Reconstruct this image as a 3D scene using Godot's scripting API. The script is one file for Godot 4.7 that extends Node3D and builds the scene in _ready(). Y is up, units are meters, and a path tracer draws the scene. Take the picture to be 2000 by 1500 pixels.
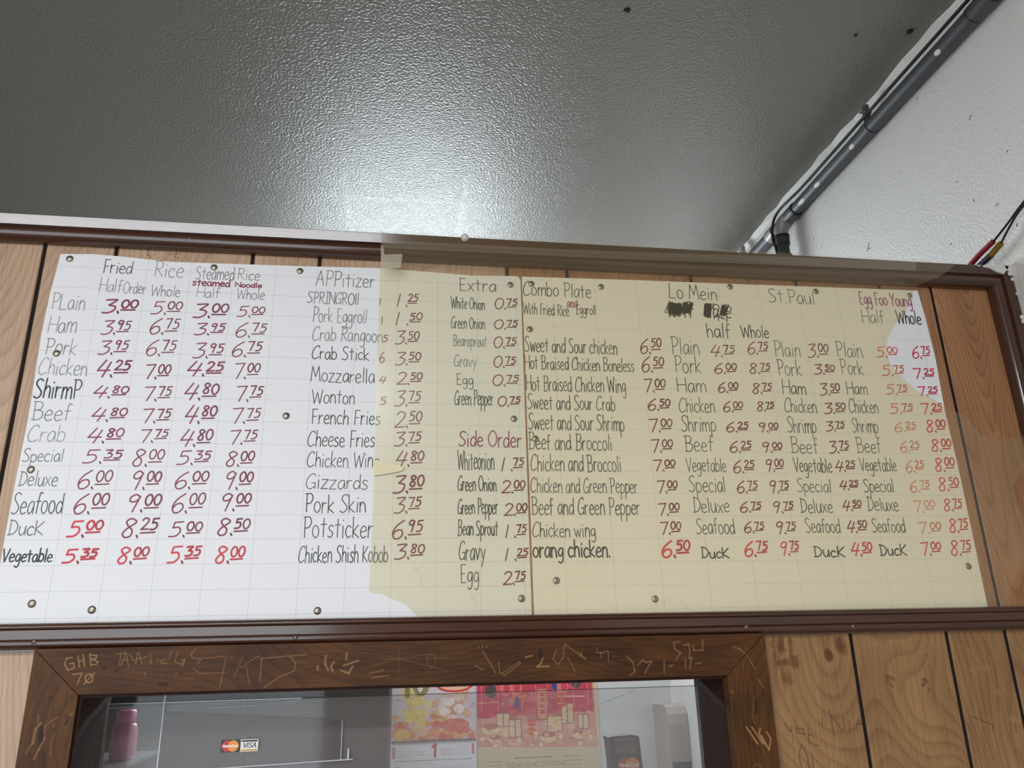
extends Node3D
# A hand-lettered menu pinned to a panelled partition above a take-out window. The wall face is the plane z = 0.

# Handwriting: one entry per letter, its width, then pen strokes on a grid 10 high ("~" rounds the stroke).
const PEN := {
	"A": [6, "0,0 3,10 6,0", "1.2,4 5,4"], "B": [6, "1,10 1,0", "~0,10 4,10 5.4,8 4,5.8 1,5.4", "~1,5.4 5,5 6,2.6 4,0.2 0,0"],
	"C": [6, "~6,8.6 5,10 2.4,9 0.6,6 0,3 1,0.6 3,0 6,1.4"], "D": [6, "1,10 1,0", "~0,10 4,9 6,5 4,1 0,0"],
	"E": [5, "5,10 1,10 1,0 5,0", "1,5 4,5"], "F": [5, "5,10 1,10 1,0", "1,5 4,5"],
	"G": [6, "~6,8.6 5,10 2.4,9 0.6,6 0,3 1,0.6 3,0 5.6,1.4", "3.4,3.8 6,4 5.8,0"], "H": [6, "0,10 0,0", "6,10 6,0", "0,5 6,5"],
	"I": [4, "0,10 4,10", "2,10 2,0", "0,0 4,0"], "K": [5.5, "0.4,10 0.4,0", "5.5,9.4 0.4,4 5.5,0"], "L": [5, "0.3,10 0,0 5,0"],
	"M": [7.5, "0,0 1.2,10 3.7,3 6.2,10 7.5,0"], "N": [6, "0,0 0,10 6,0 6,10"], "O": [7, "~3.5,10 1,8 0,5 1,1.6 3.5,0 6,1.6 7,5 6,8.4 3.5,10"],
	"P": [5.5, "1,10 1,0", "~0,10 4,10 5.5,7.8 4,5 1,4.6"], "R": [6, "1,10 1,0", "~0,10 4,10 5.4,7.8 4,5.4 1,5", "2,5 6,0"],
	"S": [5.5, "~5.2,9 3.4,10 1.2,9 1,7 3,5.2 5,3.2 4.4,1 2.2,0 0,0.8"], "T": [6, "0,10 6,10", "3,10 3,0"], "U": [5, "~0,7.6 0.3,2 2,0 4,1.4 5,7.6", "5,7.6 5,0"],
	"V": [6, "0,10 3,0 6,10"], "W": [9, "0,10 2.2,0 4.6,8 7,0 9,10"], "Y": [6, "0,10 3,5 6,10", "3,5 2.4,0"],
	"a": [4.6, "~4.2,5 2.4,6 0.4,4 0.3,1.4 1.8,0 3.6,1.6 4.2,5", "4.2,5.6 4.6,0"], "b": [4.6, "0.3,10 0.3,0", "~0.3,4 2,6 4.2,4.6 4.3,1.6 2.4,0 0.3,1"],
	"c": [4, "~4,5 2.4,6 0.4,4.2 0.2,1.8 1.8,0 4,0.8"], "d": [4.8, "~4.2,4.6 2.4,6 0.4,4 0.3,1.4 1.8,0 3.6,1.2 4.3,3", "4.4,10 4.6,0"],
	"e": [4.4, "~0.3,3 4,3.6 3.6,5.4 2,6 0.3,4 0.4,1.4 2,0 4.4,0.8"], "f": [3.6, "~3.6,9.4 2.6,10 1.6,8.6 1.4,0", "0,5.6 3.4,5.8"],
	"g": [4.6, "~4.2,5 2.4,6 0.4,4.2 0.5,1.8 1.8,0.8 3.6,2 4.2,5", "~4.3,5.6 4.3,-1.4 2.8,-3.6 0.6,-2.8"], "h": [4.6, "0.3,10 0.3,0", "~0.3,3.6 2,6 3.8,5 4.2,3 4.4,0"],
	"i": [1.6, "0.8,5.6 0.8,0", "0.8,8 0.9,8.4"], "k": [4.4, "0.3,10 0.3,0", "4,6 0.3,2.6 4.4,0"], "l": [1.4, "0.7,10 0.7,0"],
	"m": [7, "0.3,6 0.3,0", "~0.3,3.6 1.8,6 3.2,5 3.4,0", "~3.4,3.6 5,6 6.6,5 6.9,0"], "n": [4.6, "0.3,6 0.3,0", "~0.3,3.6 2,6 3.8,5 4.2,3 4.5,0"],
	"o": [4.6, "~2.3,6 0.4,4.6 0.3,1.6 2.2,0 4.2,1.4 4.3,4.4 2.3,6"], "p": [4.6, "0.3,6 0.2,-3.8", "~0.3,4.4 2,6 4.2,4.6 4.3,1.6 2.4,0 0.3,1"],
	"r": [3.4, "0.3,6 0.3,0", "~0.3,3.2 1.4,5.4 3.4,5.6"], "s": [3.8, "~3.6,5.2 2.2,6 0.6,5 1.2,3.6 3.2,2.4 3.2,0.8 1.6,0 0,0.6"], "t": [4, "2,9 2,0", "0,6 4,6.2"],
	"u": [4.6, "~0.2,6 0.3,2 1.8,0 3.6,1.4 4.2,6", "4.2,6 4.5,0"], "v": [4.4, "0,6 2.2,0 4.4,6"], "w": [6.4, "0,6 1.6,0 3.2,5 4.8,0 6.4,6"], "x": [4.2, "0,6 4.2,0", "4.2,6 0,0"],
	"y": [4.6, "0,6 2.4,1", "4.6,6 1.2,-3.8"], "z": [4.4, "0.2,6 4.2,6 0,0 4.4,0"], ".": [1.6, "0.6,0.6 0.9,0"], " ": [2.4], "-": [4, "0,5 4,5"], "/": [4, "0,0 4,10"], "x2": [1],
	"0": [5, "~2.6,10 0.6,8 0,4 1.4,0.4 3.6,1 5,5 4.4,8.8 2.6,10"], "1": [1.6, "1.4,10 0.4,0"], "2": [5, "~0.4,8 2,10 4.4,9 4.2,6.4 2,2.6 0,0", "0,0 5,0.4"],
	"3": [5, "~0.6,9.4 4.6,10 4.2,8.6 2,5.6", "~2,5.6 4.6,4.8 4.4,2 2.4,0 0,0"], "4": [5, "2.6,10 0,3.6 5,4", "4.8,8.8 2.6,0"], "5": [5, "5,10 1.4,9.6 1,6", "~1,6 3.6,6.2 4.4,3.4 2.8,0.6 0,0.2"],
	"6": [5, "~4.6,10 1.6,7 0.2,3.4 1,0.4 3,0.2 4.6,2.4 3.8,4.8 1.6,4.4 0.4,2.4"], "7": [5, "0,9.4 4.8,10 2,0"], "8": [5, "~4.6,8.8 2.6,10 1,8.4 2,6 3.8,3.8 3.6,0.8 1.6,0 0.4,2 2,5 4.4,7.4 4.6,8.8"],
	"9": [5, "~4.6,8.6 2.8,10 0.8,8.4 0.8,6.2 2.6,5.8 4.2,7.4 4.6,9", "4.5,8.4 2.6,0"],
}
# [writing, left, baseline, width, height in wall millimetres, ink, pen width in millimetres]
const WORDS_A := [
	["Fried",-439.7,2156.0,40.8,21.4,"k",1.3],["Rice",-367.0,2152.8,42.2,25.9,"g",1.2],["Steamed",-306.1,2152.5,56.5,21.7,"g",1.2],["Rice",-245.2,2153.8,33.5,18.4,"g",1.2],
	["steamed",-309.4,2141.1,54.7,11.2,"m",2.0],["Noodle",-246.4,2141.6,38.8,7.8,"m",1.8],["Half",-440.4,2124.5,31.0,21.0,"g",1.1],["Order",-407.1,2123.5,31.9,19.4,"g",1.1],
	["Whole",-367.6,2121.2,41.8,18.6,"g",1.2],["Half",-301.4,2121.7,33.5,16.2,"g",1.1],["Whole",-243.2,2121.8,40.9,18.1,"g",1.2],["PLain",-502.4,2093.3,45.7,25.5,"g",1.3],
	["Ham",-500.9,2056.8,37.6,26.6,"g",1.3],["Pork",-499.7,2022.5,41.3,25.3,"g",1.3],["Chicken",-503.6,1991.1,64.3,24.9,"g",1.2],["ShirmP",-504.1,1956.5,61.5,28.2,"k",2.0],
	["Beef",-501.4,1923.4,49.5,25.4,"g",1.5],["Crab",-501.6,1892.4,47.0,23.5,"g",1.1],["Special",-503.5,1864.1,51.2,18.8,"g",1.3],["Deluxe",-503.1,1830.6,48.7,20.5,"g",1.4],
	["Seafood",-505.8,1792.9,63.5,27.8,"k",1.3],["DucK",-505.2,1763.6,43.1,19.1,"g",1.7],["Vegetable",-506.7,1728.8,61.5,16.7,"k",2.0],["APPitizer",-126.4,2150.1,89.9,25.7,"g",1.5],
	["SPRINGROll",-137.8,2119.7,77.9,19.2,"g",1.5],["Pork Eggroll",-128.3,2088.3,82.1,24.0,"g",1.3],["Crab Rangoon",-126.5,2057.8,105.6,23.7,"g",1.3],["Crab Stick",-125.5,2027.8,84.7,20.8,"k",1.3],
	["Mozzarella",-124.9,1990.9,93.7,23.6,"k",1.3],["Wonton",-121.4,1957.2,62.0,22.4,"k",1.3],["French Fries",-120.4,1925.6,99.6,22.8,"k",1.3],["Cheese Fries",-123.5,1891.5,95.6,23.9,"k",1.3],
	["Chicken Wing",-122.4,1861.0,102.2,22.8,"k",1.2],["Gizzards",-121.9,1828.9,86.6,22.4,"k",1.2],["Pork Skin",-121.3,1795.1,84.3,24.9,"k",1.4],["Potsticker",-121.9,1759.9,95.6,28.7,"k",1.3],
	["Chicken Shish Kobob",-126.0,1725.4,122.2,23.2,"k",1.3],["1",-27.6,2122.1,1.6,10.6,"m",1.5],["1",-23.4,2088.2,1.6,13.0,"m",1.5],["5",-20.2,2059.2,7.0,11.1,"m",1.7],
	["6",-24.5,2024.4,7.7,17.6,"m",1.6],["4",-23.5,1991.3,9.2,11.5,"m",1.7],["5",-20.9,1957.2,8.4,12.1,"m",1.7],["Extra",97.2,2152.0,59.7,22.8,"k",1.3],
	["White Onion",85.0,2120.0,53.3,20.6,"k",1.2],["Green Onion",85.0,2086.5,53.6,20.2,"k",1.1],["Beansprout",88.3,2056.2,52.4,19.0,"g",1.2],["Gravy",89.9,2022.2,34.3,19.6,"g",1.2],
	["Egg",93.1,1992.0,26.1,17.6,"k",1.2],["Green Pepper",90.7,1959.8,59.0,23.9,"k",1.3],["Side Order",96.9,1894.7,94.9,23.9,"m",1.8],["Whiteonion",95.3,1859.5,54.4,28.1,"k",1.3],
	["Green Onion",95.3,1827.3,57.0,21.4,"k",1.5],["Green Pepper",95.3,1793.3,58.7,22.5,"k",1.4],["Bean Sprout",95.3,1762.2,58.2,21.4,"k",1.4],["Gravy",97.4,1727.4,36.9,26.1,"k",1.4],
	["Egg",98.8,1695.3,26.3,24.9,"k",1.3],
]
const PRICES_A := [
	["3.00",-431.5,2090.6,48.0,22.3,"d",2.6],["5.00",-363.3,2091.1,43.0,21.7,"m",1.7],["3.00",-302.5,2088.6,48.8,23.5,"d",2.4],["5.00",-239.8,2092.1,39.8,17.8,"m",1.6],
	["3.95",-428.2,2056.3,39.0,22.8,"d",1.9],["6.75",-362.3,2058.9,41.1,26.3,"m",1.8],["3.95",-298.1,2060.5,42.6,19.9,"d",1.9],["6.75",-239.9,2058.6,44.7,24.2,"m",1.6],
	["3.95",-428.1,2024.9,40.0,22.4,"d",1.9],["6.75",-363.2,2024.7,41.4,25.8,"m",1.7],["3.95",-296.5,2023.7,42.1,23.6,"d",1.9],["6.75",-242.3,2027.2,42.7,25.4,"m",1.8],
	["4.25",-426.0,1990.2,44.5,25.9,"d",2.4],["7.00",-361.0,1989.0,35.3,22.9,"m",2.0],["4.25",-302.2,1995.4,50.4,23.2,"d",2.4],["7.00",-237.0,1992.5,37.2,25.0,"m",1.7],
	["4.80",-425.7,1958.4,46.2,18.5,"d",2.0],["7.75",-358.3,1955.5,37.8,22.5,"m",1.8],["4.80",-302.5,1958.4,47.0,25.9,"d",2.2],["7.75",-231.1,1957.8,38.4,24.5,"m",1.8],
	["4.80",-423.6,1923.5,46.4,20.4,"d",2.0],["7.75",-356.4,1922.6,38.8,21.3,"m",1.8],["4.80",-298.0,1922.9,43.0,27.7,"d",2.2],["7.75",-233.8,1924.2,40.1,23.3,"m",1.7],
	["4.80",-424.5,1892.1,46.6,21.5,"d",2.0],["7.75",-355.6,1894.0,37.8,19.5,"m",1.7],["4.80",-300.6,1888.8,43.2,25.6,"d",2.0],["7.75",-233.9,1892.8,38.3,22.1,"m",1.7],
	["5.35",-425.7,1862.8,50.2,19.7,"d",1.8],["8.00",-361.5,1859.2,41.5,24.3,"m",1.8],["5.35",-301.8,1862.0,44.9,20.8,"d",1.8],["8.00",-235.9,1860.5,38.6,22.4,"m",1.8],
	["6.00",-428.4,1826.8,43.6,26.5,"m",1.8],["9.00",-359.4,1826.6,39.0,26.0,"m",1.9],["6.00",-301.5,1827.7,44.5,25.5,"m",1.8],["9.00",-234.9,1827.4,38.3,25.7,"m",1.9],
	["6.00",-428.5,1792.4,43.8,28.8,"m",1.9],["9.00",-360.7,1795.3,44.0,24.8,"m",2.0],["6.00",-301.8,1794.0,43.3,27.9,"m",1.9],["9.00",-237.6,1797.0,40.7,24.5,"m",2.0],
	["5.00",-431.0,1761.3,43.3,22.0,"r",2.6],["8.25",-362.8,1760.5,46.1,26.4,"m",2.1],["5.00",-300.8,1761.0,42.2,21.0,"m",1.9],["8.50",-238.5,1763.0,43.0,23.3,"m",2.1],
	["5.35",-431.6,1726.9,42.2,18.8,"r",2.6],["8.00",-363.5,1725.7,39.1,21.7,"r",2.4],["5.35",-298.8,1725.9,41.8,22.6,"r",2.4],["8.00",-237.6,1725.5,38.4,22.8,"r",2.4],
	["1.25",-0.5,2119.8,32.8,23.0,"b",1.6],["1.50",-2.1,2088.2,41.3,21.8,"b",1.6],["3.50",-1.3,2056.4,36.2,22.3,"b",1.6],["3.50",-0.4,2021.8,38.3,21.9,"b",1.6],
	["2.50",2.6,1990.4,38.0,19.9,"b",1.7],["3.75",0.4,1956.0,38.4,24.4,"b",1.6],["2.50",1.3,1922.4,39.5,25.6,"b",1.6],["3.75",1.2,1894.1,39.2,22.0,"b",1.7],
	["4.80",4.2,1863.2,40.4,23.2,"b",1.9],["3.80",1.5,1823.7,43.6,26.5,"b",2.4],["3.75",3.7,1794.6,38.1,23.8,"b",1.8],["6.95",1.0,1757.4,43.5,26.9,"b",2.1],
	["3.80",6.1,1729.4,41.1,20.8,"b",2.0],["0.75",154.8,2122.2,36.6,19.0,"b",1.6],["0.75",153.4,2087.4,37.9,16.8,"b",1.6],["0.75",152.1,2055.1,35.9,19.2,"b",1.6],
	["0.75",151.5,2022.4,34.8,18.8,"b",1.6],["0.75",149.5,1991.9,41.0,18.5,"b",1.6],["0.75",156.9,1958.8,35.1,16.6,"b",1.7],["1.75",160.5,1857.8,34.2,20.4,"b",1.8],
	["2.00",160.7,1824.6,34.6,19.3,"b",1.8],["2.00",163.8,1791.2,33.6,18.2,"b",1.8],["1.75",164.7,1759.1,31.0,18.6,"b",1.8],["1.25",163.3,1726.2,33.7,17.5,"b",1.8],
	["2.75",160.4,1692.5,31.9,18.6,"b",1.8],
]
const WORDS_B := [
	["Combo Plate",202.1,2148.8,112.7,24.9,"k",1.3],["With Fried Rice",201.2,2115.2,75.0,19.9,"k",1.2],["and",274.5,2133.9,16.3,10.1,"d",1.6],["Eggroll",288.3,2119.0,32.6,17.4,"k",1.1],
	["Lo Mein",449.8,2154.8,83.8,25.7,"k",1.4],["half",508.9,2086.8,40.3,25.0,"k",1.8],["Whole",569.3,2089.1,48.1,22.4,"k",1.6],["St.Paul",627.4,2155.4,83.4,25.2,"k",1.2],
	["Egg Foo Young",795.6,2159.1,99.4,23.7,"d",1.9],["Half",795.0,2124.3,40.4,25.3,"k",1.2],["Whole",859.9,2126.0,45.9,24.5,"k",2.0],["Sweet and Sour chicken",201.8,2050.7,150.6,25.4,"k",1.3],
	["Hot Braised Chicken Boneless",201.0,2021.4,177.4,22.4,"k",1.3],["Hot Braised Chicken Wing",202.4,1985.8,159.9,25.4,"k",1.3],["Sweet and Sour Crab",203.1,1955.8,139.5,24.2,"k",1.3],["Sweet and Sour Shrimp",203.7,1923.0,151.5,25.4,"k",1.3],
	["Beef and Broccoli",203.6,1891.5,129.8,25.0,"k",1.3],["Chicken and Broccoli",205.7,1858.3,140.1,25.3,"k",1.3],["Chicken and Green Pepper",204.6,1825.6,164.6,23.3,"k",1.2],["Beef and Green Pepper",205.1,1792.8,165.5,25.2,"k",1.4],
	["Chicken wing",204.8,1759.8,94.8,21.7,"k",1.4],["orang chicken.",204.7,1730.3,115.7,23.5,"k",2.4],["Plain",444.9,2054.6,47.3,28.9,"k",1.3],["Pork",447.1,2022.8,44.3,27.6,"k",1.3],
	["Ham",449.2,1989.7,47.5,23.6,"k",1.4],["Chicken",448.5,1956.2,59.1,24.9,"k",1.3],["Shrimp",448.9,1924.9,57.0,25.3,"k",1.3],["Beef",451.6,1892.6,46.4,24.9,"k",1.3],
	["Vegetable",450.9,1860.0,64.5,22.8,"k",1.2],["Special",451.8,1827.9,59.0,24.8,"k",1.3],["Deluxe",455.2,1796.3,57.7,22.8,"k",1.3],["Seafood",456.7,1763.8,61.4,23.2,"k",1.3],
	["DucK",461.0,1727.9,42.9,15.1,"k",2.1],["Plain",623.8,2056.2,45.6,27.7,"k",1.3],["Pork",625.5,2023.6,40.7,27.2,"k",1.3],["Ham",628.9,1990.8,40.4,24.1,"k",1.5],
	["Chicken",627.9,1959.2,55.4,23.7,"k",1.4],["Shrimp",628.4,1925.6,48.7,25.9,"k",1.4],["Beef",628.6,1891.7,46.6,25.4,"k",1.3],["Vegetable",629.3,1860.9,64.7,23.3,"k",1.4],
	["Special",629.7,1828.9,57.2,21.3,"k",1.3],["Deluxe",630.7,1795.9,53.3,22.5,"k",1.3],["Seafood",634.5,1765.0,57.2,22.2,"k",1.3],["DucK",642.3,1728.3,50.0,16.3,"k",2.1],
	["Plain",735.6,2059.9,47.7,27.2,"k",1.3],["Pork",738.6,2028.8,40.0,24.9,"k",1.3],["Ham",743.6,1993.7,36.0,22.6,"k",1.4],["Chicken",741.7,1961.7,51.4,24.0,"k",1.4],
	["Shrimp",741.3,1928.5,45.5,23.6,"k",1.3],["Beef",743.3,1894.1,42.4,24.9,"k",1.3],["Vegetable",743.2,1863.7,63.8,22.0,"k",1.4],["Special",743.2,1829.6,52.5,21.6,"k",1.3],
	["Deluxe",744.7,1799.4,53.0,22.1,"k",1.3],["Seafood",746.4,1765.6,56.2,21.7,"k",1.3],["DucK",752.7,1730.0,44.4,16.5,"k",2.1],
]
const PRICES_B := [
	["6.50",391.2,2053.7,36.3,27.8,"b",1.8],["6.50",391.2,2022.0,37.7,27.4,"b",1.8],["7.00",391.9,1988.2,36.5,22.5,"b",1.8],["6.50",396.2,1957.6,37.2,19.6,"b",1.9],
	["7.00",395.0,1922.3,38.5,21.8,"b",1.9],["7.00",395.6,1889.4,35.7,21.4,"b",1.9],["7.00",397.2,1860.2,35.4,17.8,"b",1.9],["7.00",400.0,1826.0,32.7,19.1,"b",1.9],
	["7.00",398.7,1791.6,34.0,18.7,"b",1.9],["7.00",399.4,1763.1,32.9,19.2,"b",1.9],["6.50",398.8,1729.1,44.7,25.6,"r",2.9],["4.75",511.4,2052.4,42.6,21.8,"b",1.6],
	["6.75",576.3,2059.1,37.0,23.0,"b",1.6],["6.00",514.3,2023.0,38.8,18.8,"b",1.7],["8.75",574.6,2024.8,37.6,18.9,"b",1.7],["6.00",516.7,1990.5,35.0,18.5,"b",1.8],
	["8.75",575.5,1990.3,34.6,18.6,"b",1.8],["6.00",521.7,1957.8,33.9,18.2,"b",1.8],["8.75",579.6,1960.8,30.0,15.7,"b",1.8],["6.25",523.0,1924.6,38.0,17.0,"b",1.8],
	["9.00",577.6,1925.6,34.1,15.4,"b",1.8],["6.25",525.0,1891.1,36.8,19.2,"b",1.8],["9.00",579.1,1891.9,34.7,16.8,"b",1.8],["6.25",527.0,1858.3,35.7,20.5,"b",1.8],
	["9.00",581.0,1861.3,31.0,19.9,"b",1.8],["6.75",529.1,1826.7,34.6,19.4,"b",1.8],["9.75",582.4,1827.0,33.3,19.5,"b",1.8],["6.75",530.4,1796.5,35.2,16.7,"b",1.8],
	["9.75",584.0,1795.8,34.8,17.6,"b",1.8],["6.75",533.1,1765.2,33.2,17.2,"b",1.8],["9.75",584.5,1763.5,33.6,18.8,"b",1.8],["6.75",529.5,1729.8,37.9,23.0,"r",2.4],
	["9.75",587.4,1731.0,30.9,21.6,"r",2.0],["3.00",683.3,2057.2,37.9,25.1,"b",1.7],["3.50",689.6,2027.3,37.7,17.4,"b",1.8],["3.50",693.8,1990.7,36.5,20.7,"b",1.9],
	["3.50",696.8,1959.0,38.0,18.5,"b",1.9],["3.75",694.7,1929.4,33.3,16.5,"b",1.8],["3.75",693.9,1892.6,35.6,20.5,"b",1.8],["4.25",700.4,1862.4,34.6,17.6,"b",1.9],
	["4.25",702.4,1832.7,32.6,15.7,"b",1.9],["4.50",701.9,1799.3,32.3,17.0,"b",1.9],["4.50",703.7,1764.9,33.8,19.1,"b",1.9],["4.50",704.4,1729.5,35.2,21.1,"r",2.2],
	["5.00",809.1,2061.4,39.9,19.8,"o",1.8],["5.75",813.2,2028.3,41.6,19.5,"o",1.8],["5.75",814.4,1995.5,39.4,17.3,"o",1.7],["5.75",814.3,1961.5,42.8,17.9,"o",1.6],
	["6.25",816.4,1929.8,39.8,17.6,"o",1.3],["6.25",819.6,1895.2,35.8,19.9,"o",1.3],["6.25",822.9,1862.0,33.7,20.4,"o",1.3],["6.75",823.5,1829.3,36.2,20.1,"o",1.3],
	["7.00",823.2,1797.1,38.6,19.7,"o",1.1],["7.00",825.0,1763.0,40.1,18.6,"o",1.2],["7.00",822.4,1729.6,35.4,20.6,"r",1.9],["6.75",875.9,2061.8,34.7,22.8,"c",2.0],
	["7.25",870.1,2024.4,40.2,19.6,"c",2.0],["7.25",872.4,1994.3,37.0,16.5,"c",1.9],["7.25",871.3,1961.8,39.6,18.9,"r",2.0],["8.00",874.1,1930.8,36.5,21.3,"r",2.1],
	["8.00",876.3,1897.7,37.2,21.0,"r",2.0],["8.00",875.5,1864.2,36.9,23.2,"r",2.0],["8.50",874.9,1832.1,37.6,22.8,"r",1.8],["8.75",876.9,1799.7,33.7,19.9,"r",1.8],
	["8.75",879.1,1765.4,34.3,22.0,"r",1.9],["8.75",873.7,1729.3,36.7,24.0,"r",1.9],
]
const INK := {"k": Color(0.10, 0.10, 0.10), "g": Color(0.38, 0.38, 0.39), "m": Color(0.50, 0.15, 0.26), "d": Color(0.54, 0.19, 0.33), "b": Color(0.45, 0.13, 0.16), "r": Color(0.82, 0.19, 0.24), "o": Color(0.83, 0.36, 0.22), "c": Color(0.80, 0.14, 0.25)}
# outlines and marks on the wall, millimetres: x, y, x, y ...
const SHEET_A := [-503.3,2181.8,-501.4,2183.6,-459.1,2186.0,-415.0,2184.1,-347.8,2179.1,-234.5,2180.8,-141.5,2182.3,-27.9,2185.2,79.9,2181.3,117.2,2179.5,190.3,2182.4,195.4,2180.8,198.2,2175.3,200.2,1649.7,-109.8,1650.1,-494.7,1648.5,-498.4,1648.6,-507.2,1720.8,-507.8,1767.6,-507.2,1851.1,-506.1,1924.1,-506.8,1969.4,-509.0,2055.6,-507.5,2117.1,-504.1,2163.7]
const SHEET_B := [200.5,2181.9,398.0,2185.4,537.2,2186.6,911.6,2191.2,915.5,2143.8,918.7,2063.2,915.7,1970.9,918.4,1857.8,918.4,1729.0,918.2,1648.5,476.2,1648.0,203.5,1649.6]
const FILM := [-28.5,2177.9,-28.3,2072.4,-27.4,1972.5,-28.1,1901.0,-27.0,1824.9,-28.3,1716.5,-28.6,1685.2,-23.0,1683.1,-11.0,1681.6,6.7,1673.1,20.9,1667.4,30.2,1659.1,40.2,1649.4,956.8,1649.2,955.7,1669.3,977.0,1696.4,1015.6,1756.3,1012.8,1791.7,1004.9,1837.1,1037.1,1873.5,1050.7,1925.6,1025.9,1922.5,990.7,1915.7,970.4,1926.0,948.8,1959.4,918.2,1971.4,909.0,1981.1,868.2,2002.7,846.7,2026.7,830.0,2047.4,826.4,2067.8,833.4,2094.3,852.1,2120.8,876.1,2144.1,890.5,2166.3,902.0,2188.6,905.4,2195.0,932.7,2203.3,956.6,2217.5,972.2,2229.4,964.2,2237.0,-27.6,2237.0,-27.6,2200.5]
const TAPE_STRIP := [-26.4,2220.3,265.5,2220.8,575.4,2227.0,898.1,2232.1,894.5,2214.9,573.5,2211.5,264.9,2207.7,-26.0,2206.7]
const TAPE_CORNER := [-27.7,2212.0,-24.5,2210.4,-21.7,2195.2,6.1,2197.7,4.3,2173.3,-26.4,2168.2]
const FILM_FLAP := [-27.8,1870.1,-24.2,1871.6,16.8,1861.0,13.2,1856.0,5.9,1853.6,-26.3,1848.0]
const TACKS := [
	[-488.8,2176.3,"shiny thumbtack at the top left corner of the white sheet"],
	[-280.6,2172.9,"thumbtack above the word steamed"],
	[-151.8,2173.5,"thumbtack left of the word appitizer"],
	[-484.0,2023.9,"thumbtack through the word pork at the sheet's left edge"],
	[-156.7,1936.8,"thumbtack left of french fries"],
	[-490.5,1853.0,"thumbtack between special and deluxe at the left edge"],
	[-460.4,1675.2,"lower left thumbtack, nearest the left end of the rail"],
	[-386.0,1666.4,"dark thumbtack low on the white sheet under vegetable price"],
	[-96.6,1660.5,"thumbtack under chicken shish kobob just above the rail"],
	[181.2,2166.1,"thumbtack right of the word extra"],
	[216.0,2169.7,"thumbtack on the word combo"],
	[333.0,2169.9,"thumbtack right of combo plate"],
	[559.6,2181.0,"thumbtack right of lo mein"],
	[716.5,2179.9,"thumbtack touching the end of st. paul"],
	[894.1,2180.5,"thumbtack at the sheet's top right corner by young"],
	[210.9,2088.9,"thumbtack above sweet and sour chicken"],
	[181.6,1939.1,"thumbtack above side order beside the seam"],
	[214.0,1908.0,"thumbtack on the b of beef and broccoli"],
	[186.2,1672.9,"thumbtack left of the seam near the rail"],
	[237.7,1697.2,"thumbtack under orang chicken"],
	[383.5,1669.5,"thumbtack low under the combo prices"],
	[899.5,1712.3,"thumbtack at the right edge under the duck prices"],
]
const SCREWS := [-444.3,1627.1,-121.9,1625.5,512.9,1627.4,679.9,1625.0]
const GROOVES := [-2480.0, -2260.0, -2080.0, -1850.0, -1690.0, -1460.0, -1280.0, -1080.0, -900.0, -728.0, -527.0, -425.7, -225.0, -123.0, 176.5, 277.0, 491.8, 683.0, 840.5, 940.0]
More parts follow.
